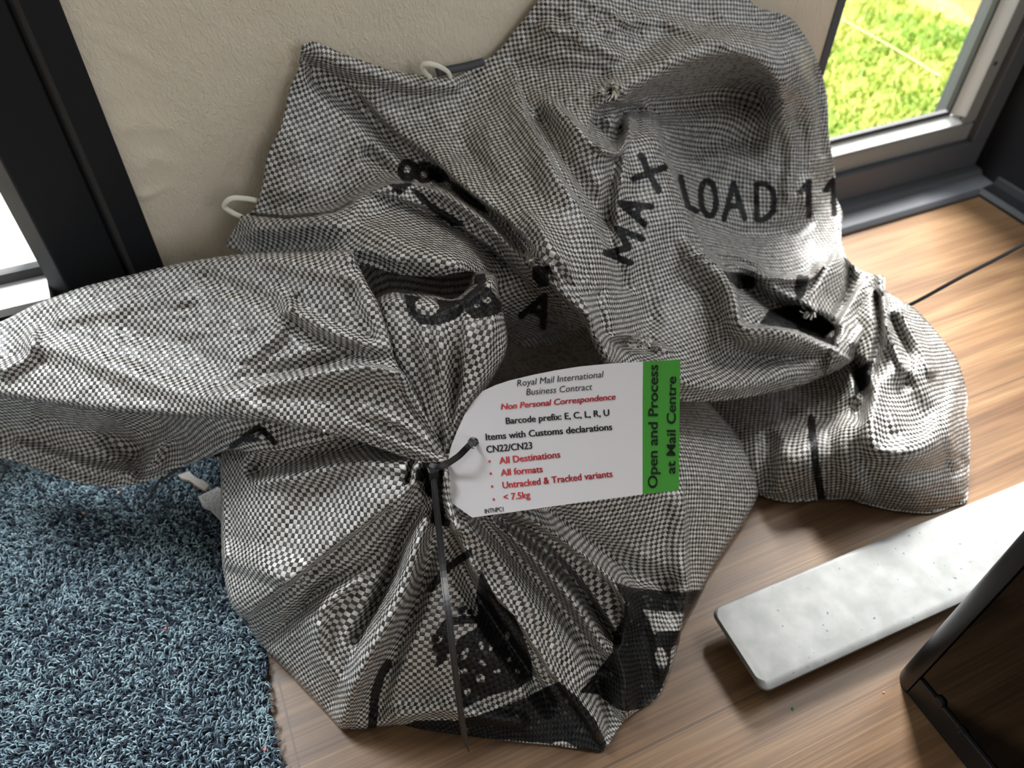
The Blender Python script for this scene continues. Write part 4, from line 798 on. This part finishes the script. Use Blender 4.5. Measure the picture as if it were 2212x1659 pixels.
# ---------------------------------------------------------------- cable ties
STRAP = [(-.0021, -.0005), (-.0013, -.0005), (-.0011, -.0009), (.0011, -.0009), (.0013, -.0005), (.0021, -.0005), (.0021, .0005), (.0013, .0003), (-.0013, .0003), (-.0021, .0005)]
def strap(name, pts, Z, parent, facing=(0, -.62, .78), widths=None, n=8, scale=1.0, mt=BLACKP):
    p = np.array(pts, float); q = catmull(P(p[:, 0], p[:, 1], np.array(Z)), n)
    wd = None if widths is None else np.interp(np.linspace(0, 1, len(q)), np.linspace(0, 1, len(widths)), widths)
    v_, f_ = sweep(q, [(a * scale, -b * scale) for a, b in STRAP], widths=wd, facing=facing); o = new_mesh_ob(name, v_, f_, mt, parent, smooth=False)
    return o
tie1 = empty('cable_tie', tuple(P(np.array(940.), np.array(1020.), np.array(.512))), 'black cable tie round the front sack neck with its long tail hanging down', 'cable tie', 'black cable ties')
strap('tail', [(936, 1026), (941, 1080), (949, 1150), (960, 1260), (972, 1350), (982, 1440), (994, 1530), (1004, 1592), (1013, 1624)], [.510, .503, .498, .495, .498, .505, .516, .528, .535], tie1, widths=[1, 1, 1, 1, 1, 1, 1, .95, .12])
strap('collar', [(928, 1006), (945, 1009), (962, 1004), (978, 994), (992, 984), (1004, 972), (1014, 962), (1022, 956), (1027, 958)], [.508, .506, .504, .500, .4965, .495, .4955, .4985, .505], tie1, facing=(.1, -.55, .8))
pc = P(np.array(936.), np.array(1021.), np.array(.5085)); 
hb = MB().box(-.0036, .0036, -.003, .003, -.0042, .0042); hv = [tuple(np.array(v) + pc) for v in hb.v]; o = new_mesh_ob('head', hv, hb.f, BLACKP, tie1, smooth=False); m_ = o.modifiers.new('b', 'BEVEL'); m_.width = .0008; m_.segments = 2
tie2 = empty('cable_tie', tuple(P(np.array(1922.), np.array(680.), np.array(.78))), 'black cable tie of the rear sack, its stiff tail pointing off to the right', 'cable tie', 'black cable ties')
strap('tail', [(1916, 684), (1932, 675), (1990, 646), (2070, 602), (2140, 566), (2216, 525), (2290, 484)], [.775, .768, .765, .765, .77, .775, .78], tie2, scale=.85, mt=BLACKQ, facing=(.1, -.5, .85))
strap('collar', [(1893, 640), (1900, 662), (1908, 684), (1905, 720), (1892, 752)], [.772, .764, .765, .762, .77], tie2, facing=(0, -.6, .8), scale=.8)

# ---------------------------------------------------------------- sack tag
def tagZ(x, y):
    x = np.asarray(x, float); y = np.asarray(y, float)
    c = np.clip((1150 - x) / 180, 0, None)
    return .498 - .00002 * (x - 1200) + .016 * c ** 2 * (.55 + .45 * np.clip((960 - y) / 150, 0, 1)) - .00001 * (y - 950)
tago = empty('sack_tag', tuple(P(np.array(1220.), np.array(950.), tagZ(1220, 950))), 'white card sack tag with red and black print and a green end strip', 'tag')
tg_out = [(1042, 845), (1070, 832), (1100, 822), (1150, 810), (1200, 800), (1250, 792), (1300, 787), (1340, 784), (1389, 781), (1388, 860), (1388, 960), (1388, 1068), (1300, 1079), (1200, 1093), (1100, 1107), (1020, 1118), (975, 1086), (970, 1050), (967, 1000), (974, 965), (986, 935), (1004, 895), (1022, 868)]
def sheet(name, outl, zo, mt, parent, holes=(), step=5, thick=.0003):
    B = resample(outl, step); nb = len(B); pts = [Vector(p) for p in B]; ed = [(i, (i + 1) % nb) for i in range(nb)]
    for h in holes:
        k = len(pts); pts += [Vector(p) for p in h]; ed += [(k + i, k + (i + 1) % len(h)) for i in range(len(h))]
    x0, y0 = B.min(0); x1, y1 = B.max(0); X, Y = np.meshgrid(np.arange(x0, x1, step), np.arange(y0, y1, step)); X, Y = X.ravel(), Y.ravel()
    k = poly_sdf(X, Y, B) > step * .6
    for h in holes: k &= poly_sdf(X, Y, h) < -step * .5
    pts += [Vector(p) for p in zip(X[k], Y[k])]
    ov, _, of, _, _, _ = delaunay_2d_cdt(pts, ed, [], 2 if holes else 1, 1e-5)
    px = np.array([p[0] for p in ov]); py = np.array([p[1] for p in ov]); T = [f for f in of]
    if holes:
        T = [f for f in T if all(poly_sdf(np.array([px[list(f)].mean()]), np.array([py[list(f)].mean()]), h)[0] < 0 for h in holes) and poly_sdf(np.array([px[list(f)].mean()]), np.array([py[list(f)].mean()]), B)[0] > 0]
    V3 = P(px, py, tagZ(px, py) - zo)
    T = [tuple(f)[::-1] for f in T]
    o = new_mesh_ob(name, V3, T, mt, parent, smooth=False)
    bm = bmesh.new(); bm.from_mesh(o.data); bmesh.ops.recalc_face_normals(bm, faces=bm.faces)
    if sum((f.normal.dot(Vector((0, 0, CH)) - f.calc_center_median() - (Vector(world_off(parent))))) for f in bm.faces) < 0: bmesh.ops.reverse_faces(bm, faces=bm.faces)
    bm.to_mesh(o.data); bm.free()
    m = o.modifiers.new('thickness', 'SOLIDIFY'); m.thickness = thick; m.offset = -1
    return o
cardo = sheet('card', tg_out, 0, PAPER, tago, holes=[ell(1022, 957, 12.5, 13, 0, 20)])
grno = tag(sheet('green_strip', [(1389, 781), (1430, 779), (1469.5, 776.5), (1468, 900), (1466.5, 1059), (1430, 1063), (1388, 1068), (1388, 960), (1388, 860)], 0, GREEN, tago), 'green end strip')
DG = bpy.context.evaluated_depsgraph_get()
def text(s, p0, p1, cap, mt, bold=0, ital=0, lab=None, name='printed_line', par=None):
    """s set on the baseline p0-p1 of the tag; cap: capital height in px"""
    cu = bpy.data.curves.new('t', 'FONT'); cu.body = s; cu.size = 1; cu.offset = .006 if bold else 0; cu.shear = ital; cu.resolution_u = 3
    ob = bpy.data.objects.new('t', cu); COL.objects.link(ob); dg = bpy.context.evaluated_depsgraph_get(); me = bpy.data.meshes.new_from_object(ob.evaluated_get(dg)); bpy.data.objects.remove(ob)
    co = np.array([v.co for v in me.vertices]); fs = [tuple(p.vertices) for p in me.polygons]
    if bold:                                            # heavier strokes: the outline set three times, a hair apart
        n0 = len(co); co = np.vstack([co + (dx, 0, 0) for dx in (-bold, 0, bold)]); fs = [tuple(i + k * n0 for i in f) for k in range(3) for f in fs]
    x0, x1 = co[:, 0].min(), co[:, 0].max(); p0 = np.array(p0, float); p1 = np.array(p1, float); u = p1 - p0; n = np.array([u[1], -u[0]]); n /= np.linalg.norm(n)
    q = p0 + u * ((co[:, 0:1] - x0) / (x1 - x0)) + n * co[:, 1:2] / .729 * cap
    o = new_mesh_ob(name, P(q[:, 0], q[:, 1], tagZ(q[:, 0], q[:, 1]) - .0004), fs, mt, par or cardo, smooth=False)
    bm = bmesh.new(); bm.from_mesh(o.data)
    for f in bm.faces:
        if f.normal.z < 0: f.normal_flip()
    bm.to_mesh(o.data); bm.free(); bpy.data.meshes.remove(me)
    if lab: o['label'] = lab
BO = .022
text('Royal Mail International', (1117, 834.5), (1305, 814.6), 14.5, INKB, 0, .2, 'black italic print')
text('Business Contract', (1137, 853.7), (1280, 841.8), 14.5, INKB, 0, .2, 'black italic print')
text('Non Personal Correspondence', (1082, 885), (1330.5, 862.7), 13.5, INKR, BO, .2, 'red italic print')
text('Barcode prefix: E, C, L, R, U', (1093, 916), (1317, 897.8), 14.5, INKB, BO, 0, 'bold black print')
text('Items with Customs declarations', (1049.5, 951), (1323, 928.6), 15, INKB, BO, 0, 'bold black print')
text('CN22/CN23', (1051, 978), (1150.4, 969), 15.5, INKB, BO, 0, 'bold black print')
text('All Destinations', (1079, 1002), (1211, 988), 15, INKR, BO, 0, 'bold red print')
text('All formats', (1082, 1028), (1173, 1019.7), 15, INKR, BO, 0, 'bold red print')
text('Untracked & Tracked variants', (1086, 1055), (1324, 1029.8), 15, INKR, BO, 0, 'bold red print')
text('< 7.5kg', (1088, 1081), (1146, 1075), 15, INKR, BO, 0, 'bold red print')
text('INTNPC1', (1047.5, 1109), (1088, 1104), 10, INKB, .012, 0, 'small black print')
text('Open and Process', (1420, 1055), (1421.5, 787.5), 21.5, INKG, BO, 0, 'bold print on the green strip', par=grno)
text('at Mail Centre', (1458.5, 1024), (1460.6, 813), 20, INKG, BO, 0, 'bold print on the green strip', par=grno)
for b in ((1057.4, 996.6), (1060, 1023), (1063, 1050.8), (1066.5, 1078.7)):
    e = np.array(ell(b[0], b[1], 2.6, 2.7, 0, 10)); new_mesh_ob('printed_bullet', P(e[:, 0], e[:, 1], tagZ(e[:, 0], e[:, 1]) - .0004), [tuple(range(10))[::-1]], INKR, cardo, smooth=False)

# ---------------------------------------------------------------- door mat
matE = empty('door_mat', (-.34, .32, 0), 'blue deep pile door mat on the wood floor at left', 'door mat')
MX0, MX1, MY0, MY1 = -.605, -.0665, .012, .634
def medge(y): return MX1 + .0045 * vnoise(y * 40, y * 0 + 3.3, 9) - .012 * np.clip((.33 - y) / .25, 0, 1)
ys = np.linspace(MY0, MY1, 60); ee = medge(ys)
mv = [(MX0, y, 0.0006) for y in ys] + [(x, y, 0.0006) for x, y in zip(ee, ys)] + [(MX0, y, .0045) for y in ys] + [(x - .001, y, .0045) for x, y in zip(ee, ys)]
n = len(ys); mf = [(i, i + 1, n + i + 1, n + i) for i in range(n - 1)] + [(2 * n + i, 3 * n + i, 3 * n + i + 1, 2 * n + i + 1) for i in range(n - 1)] + [(n + i, n + i + 1, 3 * n + i + 1, 3 * n + i) for i in range(n - 1)] + [(i + 1, i, 2 * n + i, 2 * n + i + 1) for i in range(n - 1)] + [(0, n, 3 * n, 2 * n), (n - 1, 3 * n - 1 + 0, 4 * n - 1, 2 * n - 1)]
new_mesh_ob('backing', mv, mf[:-2] + [(0, n, 3 * n, 2 * n), (2 * n - 1, n - 1, 3 * n - 1, 4 * n - 1)], MATB, matE, smooth=False)
nt_ = 80000
bx = rng.uniform(-.60, MX1 + .002, nt_); by = rng.uniform(.02, .634, nt_); k = bx < medge(by) + .002; bx, by = bx[k], by[k]; nt_ = len(bx)
an = rng.normal(.35, .75, nt_) + rng.integers(0, 2, nt_) * math.pi + .8 * vnoise(bx * 30, by * 30, 4); ln = rng.uniform(.0035, .0085, nt_); hh = rng.uniform(.004, .007, nt_); rr = rng.uniform(.0004, .0007, nt_); cv = rng.normal(0, .9, nt_)
ringsN = 4; kk = 4; rows = []
for i, t in enumerate(np.linspace(0, 1, ringsN)):
    a = an + cv * (t - .5); cxp = bx + (t - .5) * ln * np.cos(a); cyp = by + (t - .5) * ln * np.sin(a); cz = .004 + hh * (1 - (2 * t - 1) ** 2) * .9 + .0006
    w = rr * (.6, 1.05, 1, .5)[i]
    for j in range(kk):
        ph = 2 * math.pi * j / kk; rows.append(np.stack([cxp - np.sin(a) * w * math.cos(ph), cyp + np.cos(a) * w * math.cos(ph), cz + w * math.sin(ph)], -1))
tv = np.stack(rows, 1).reshape(-1, 3); b0 = np.arange(nt_)[:, None] * (ringsN * kk)
tq = np.concatenate([b0 + np.array([[i * kk + j, i * kk + (j + 1) % kk, (i + 1) * kk + (j + 1) % kk, (i + 1) * kk + j]]) for i in range(ringsN - 1) for j in range(kk)], 0)
tag(mesh_np('pile', tv, tq, PILE, np.repeat(np.clip(rng.normal(.53, .24, nt_) + .1 * vnoise(bx * 25, by * 25, 6), 0, 1), ringsN * kk), matE), kind='stuff')
# bits on the mat and floor
def chip(px, py, z, r, col, label, cat='lint', name='lint_fleck', group='flecks of lint'):
    c = P(np.array(float(px)), np.array(float(py)), Zh(np.array(float(px)), np.array(float(py)), z)); bm = bmesh.new(); bmesh.ops.create_icosphere(bm, subdivisions=1, radius=r)
    for v in bm.verts: v.co = Vector((v.co.x * random.uniform(.6, 1.4), v.co.y * random.uniform(.6, 1.4), v.co.z * .6))
    me = bpy.data.meshes.new(name); bm.to_mesh(me); bm.free(); me.materials.append(simple('fleck', col, .7)); o = bpy.data.objects.new(name, me); COL.objects.link(o); o.location = c; tag(o, label, cat, group)
PK = (.75, .16, .15)
chip(571, 1619, .011, .0012, PK, 'pink fleck on the mat near its lower right corner'); chip(358, 1357, .012, .0012, PK, 'pink fleck on the middle of the blue mat'); chip(256, 1064, .012, .0013, (.75, .4, .4), 'pale pink fleck just below the hanging sack mouth')
chip(180, 1108, .012, .0013, (.7, .3, .15), 'orange fleck on the mat at upper left'); chip(422, 1048, .012, .0022, (.55, .08, .08), 'dark red fleck beside the pale scrap on the mat'); chip(217, 1638, .012, .0013, (.8, .6, .5), 'cream fleck at the bottom edge of the mat')
chip(1714, 1531, .0008, .0013, (.03, .22, .1), 'tiny green fleck on the floor below the silver bar', name='floor_fleck'); chip(1909, 1496, .0006, .0008, (.6, .2, .1), 'tiny red fleck on the floor beside the black cabinet', name='floor_fleck')
# pale scrap between the mat and the sack
sc = empty('card_scrap', (-.075, .44, 0), 'pale speckled card scrap on the mat beside the front sack', 'scrap')
p = np.array([(428, 1072), (448, 1062), (470, 1052), (488, 1062), (492, 1150), (474, 1120), (452, 1098), (436, 1092)], float); top = P(p[:, 0], p[:, 1], Zh(p[:, 0], p[:, 1], .017)); bot = top - np.array([0, 0, .004]); k = len(p)
new_mesh_ob('card', np.vstack([top, bot]), [tuple(range(k))[::-1], tuple(range(k, 2 * k))] + [(i, (i + 1) % k, k + (i + 1) % k, k + i) for i in range(k)], SPECK, sc, smooth=False)
p = np.array([(384, 1026), (408, 1018), (424, 1032), (440, 1038), (452, 1048), (442, 1058), (428, 1052), (410, 1038), (392, 1034)], float); top = P(p[:, 0], p[:, 1], Zh(p[:, 0], p[:, 1], np.array([.013, .017, .018, .021, .022, .019, .018, .016, .013]))); bot = top - np.array([0, 0, .003]); k = len(p)
new_mesh_ob('torn_edge', np.vstack([top, bot]), [tuple(range(k))[::-1], tuple(range(k, 2 * k))] + [(i, (i + 1) % k, k + (i + 1) % k, k + i) for i in range(k)], simple('pale_fluff', (.5, .46, .42), .9), sc, smooth=False)

# ---------------------------------------------------------------- silver bar foot
BZ = .030
def G(px, py, z): return Vector(P(np.array(float(px)), np.array(float(py)), Zh(np.array(float(px)), np.array(float(py)), z)))
c0, c1 = G(1537, 1314, BZ), G(1652, 1492, BZ); far = G(2212, 1036, BZ); ax = (far - c0); ax.z = 0; ax.normalize(); e0 = c0; e1 = c1
bar = empty('furniture_foot', (.62, .17, 0), 'silver grey cast metal furniture foot lying low over the wood floor', 'furniture foot')
Lb = .62; th = .0062
prof_x = [0, .10, .2, .3, .4, .5, Lb]; bm = bmesh.new()
nrm = Vector((-ax.y, ax.x, 0)); wid = (e1 - e0).dot(nrm)
rows = []
RC = .0075; en = (e1 - e0).normalized()
for t in [RC * q for q in (0, .05, .18, .38, .65, 1)] + [RC + (Lb - RC) * q / 20 for q in range(1, 21)]:
    ins = RC - math.sqrt(max(0, RC * RC - (RC - t) ** 2)) if t < RC else 0; a = e0 + ax * t + en * ins; b = e1 + ax * t - en * ins
    k = min(1, max(0, (t - .10) / .25)); k = k * k * (3 - 2 * k); ch = .003 + .016 * k                        # the far edge is chamfered away along the bar
    d = (b - a); L_ = d.length; d.normalize(); rows.append([bm.verts.new(q) for q in (a + V(0, 0, -th), a + V(0, 0, -.0015 - .003 * k), a + d * ch + V(0, 0, .0006 * k), b - d * .006, b + V(0, 0, -.0035), b + V(0, 0, -th))])
for i in range(len(rows) - 1):
    for j in range(6): bm.faces.new((rows[i][j], rows[i][(j + 1) % 6], rows[i + 1][(j + 1) % 6], rows[i + 1][j]))
bm.faces.new(rows[0][::-1]); bm.faces.new(rows[-1]); bmesh.ops.recalc_face_normals(bm, faces=bm.faces)
for v in bm.verts: v.co -= Vector(bar.location)
me = bpy.data.meshes.new('bar'); bm.to_mesh(me); bm.free(); me.materials.append(ALU); o = bpy.data.objects.new('bar', me); COL.objects.link(o); o.parent = bar
m_ = o.modifiers.new('b', 'BEVEL'); m_.width = .0020; m_.segments = 4; m_.limit_method = 'ANGLE'; m_.angle_limit = math.radians(35); me.polygons.foreach_set('use_smooth', [True] * len(me.polygons)); o.modifiers.new('wn', 'WEIGHTED_NORMAL')
ce = (e0 + e1) / 2 + ax * (Lb - .06)
MB().cyl((ce.x, ce.y, 0), (0, 0, 1), .028, BZ - th + .001, 28).build('support', BLACKM, bar)
# ---------------------------------------------------------------- black cabinet with smoked glass side
cab = empty('computer_case', (.49, -.10, 0), 'black metal computer case with a smoked glass side at the lower right', 'computer case')
CXp, CY1, CY0, CZ1 = .3865, .1125, -.34, .46
def PX(px, py, X=CXp): return P(np.array(float(px)), np.array(float(py)), Zx(np.array(float(px)), np.array(float(py)), X))
inner = PX(1983, 1467); py_i = inner[1]; pz_i = inner[2]
# front post: rounded corner profile (x, y) running up the case
r_ = .016; pr = [(CXp, py_i), (CXp, CY1 - r_)] + [(CXp + r_ - r_ * math.cos(t), CY1 - r_ + r_ * math.sin(t)) for t in np.linspace(.15, math.pi / 2, 8)] + [(.61, CY1), (.61, py_i)]
MB().prism(pr, .0, CZ1, 'z').build('front_panel', BLACKM, cab, smooth=False, bevel=.0008)
MB().box(CXp + .0005, .60, CY0, py_i - .0006, 0.0, pz_i).build('bottom_rail', BLACKM, cab, bevel=.0008)
MB().box(CXp, .60, CY0, py_i, CZ1 - .02, CZ1).box(CXp, .60, CY0, CY0 + .015, pz_i, CZ1 - .02).box(.585, .60, CY0 + .015, py_i, pz_i, CZ1 - .02).build('chassis', BLACKM, cab)
gpo = MB().box(CXp + .003, CXp + .006, CY0 + .015, py_i - .0008, pz_i + .0006, CZ1 - .02).build('glass_panel', SMOKE, cab)
for (px, py) in ((2031, 1515), (2078, 1580)):
    q = PX(px, py, CXp + .003); MB().cyl((q[0] + .0005, q[1], q[2]), (-1, 0, 0), .0042, .0035, 24).cyl((q[0], q[1], q[2]), (-1, 0, 0), .0016, .0036, 6).build('thumb_screw', BLACKM, gpo, smooth=False, bevel=.0004)
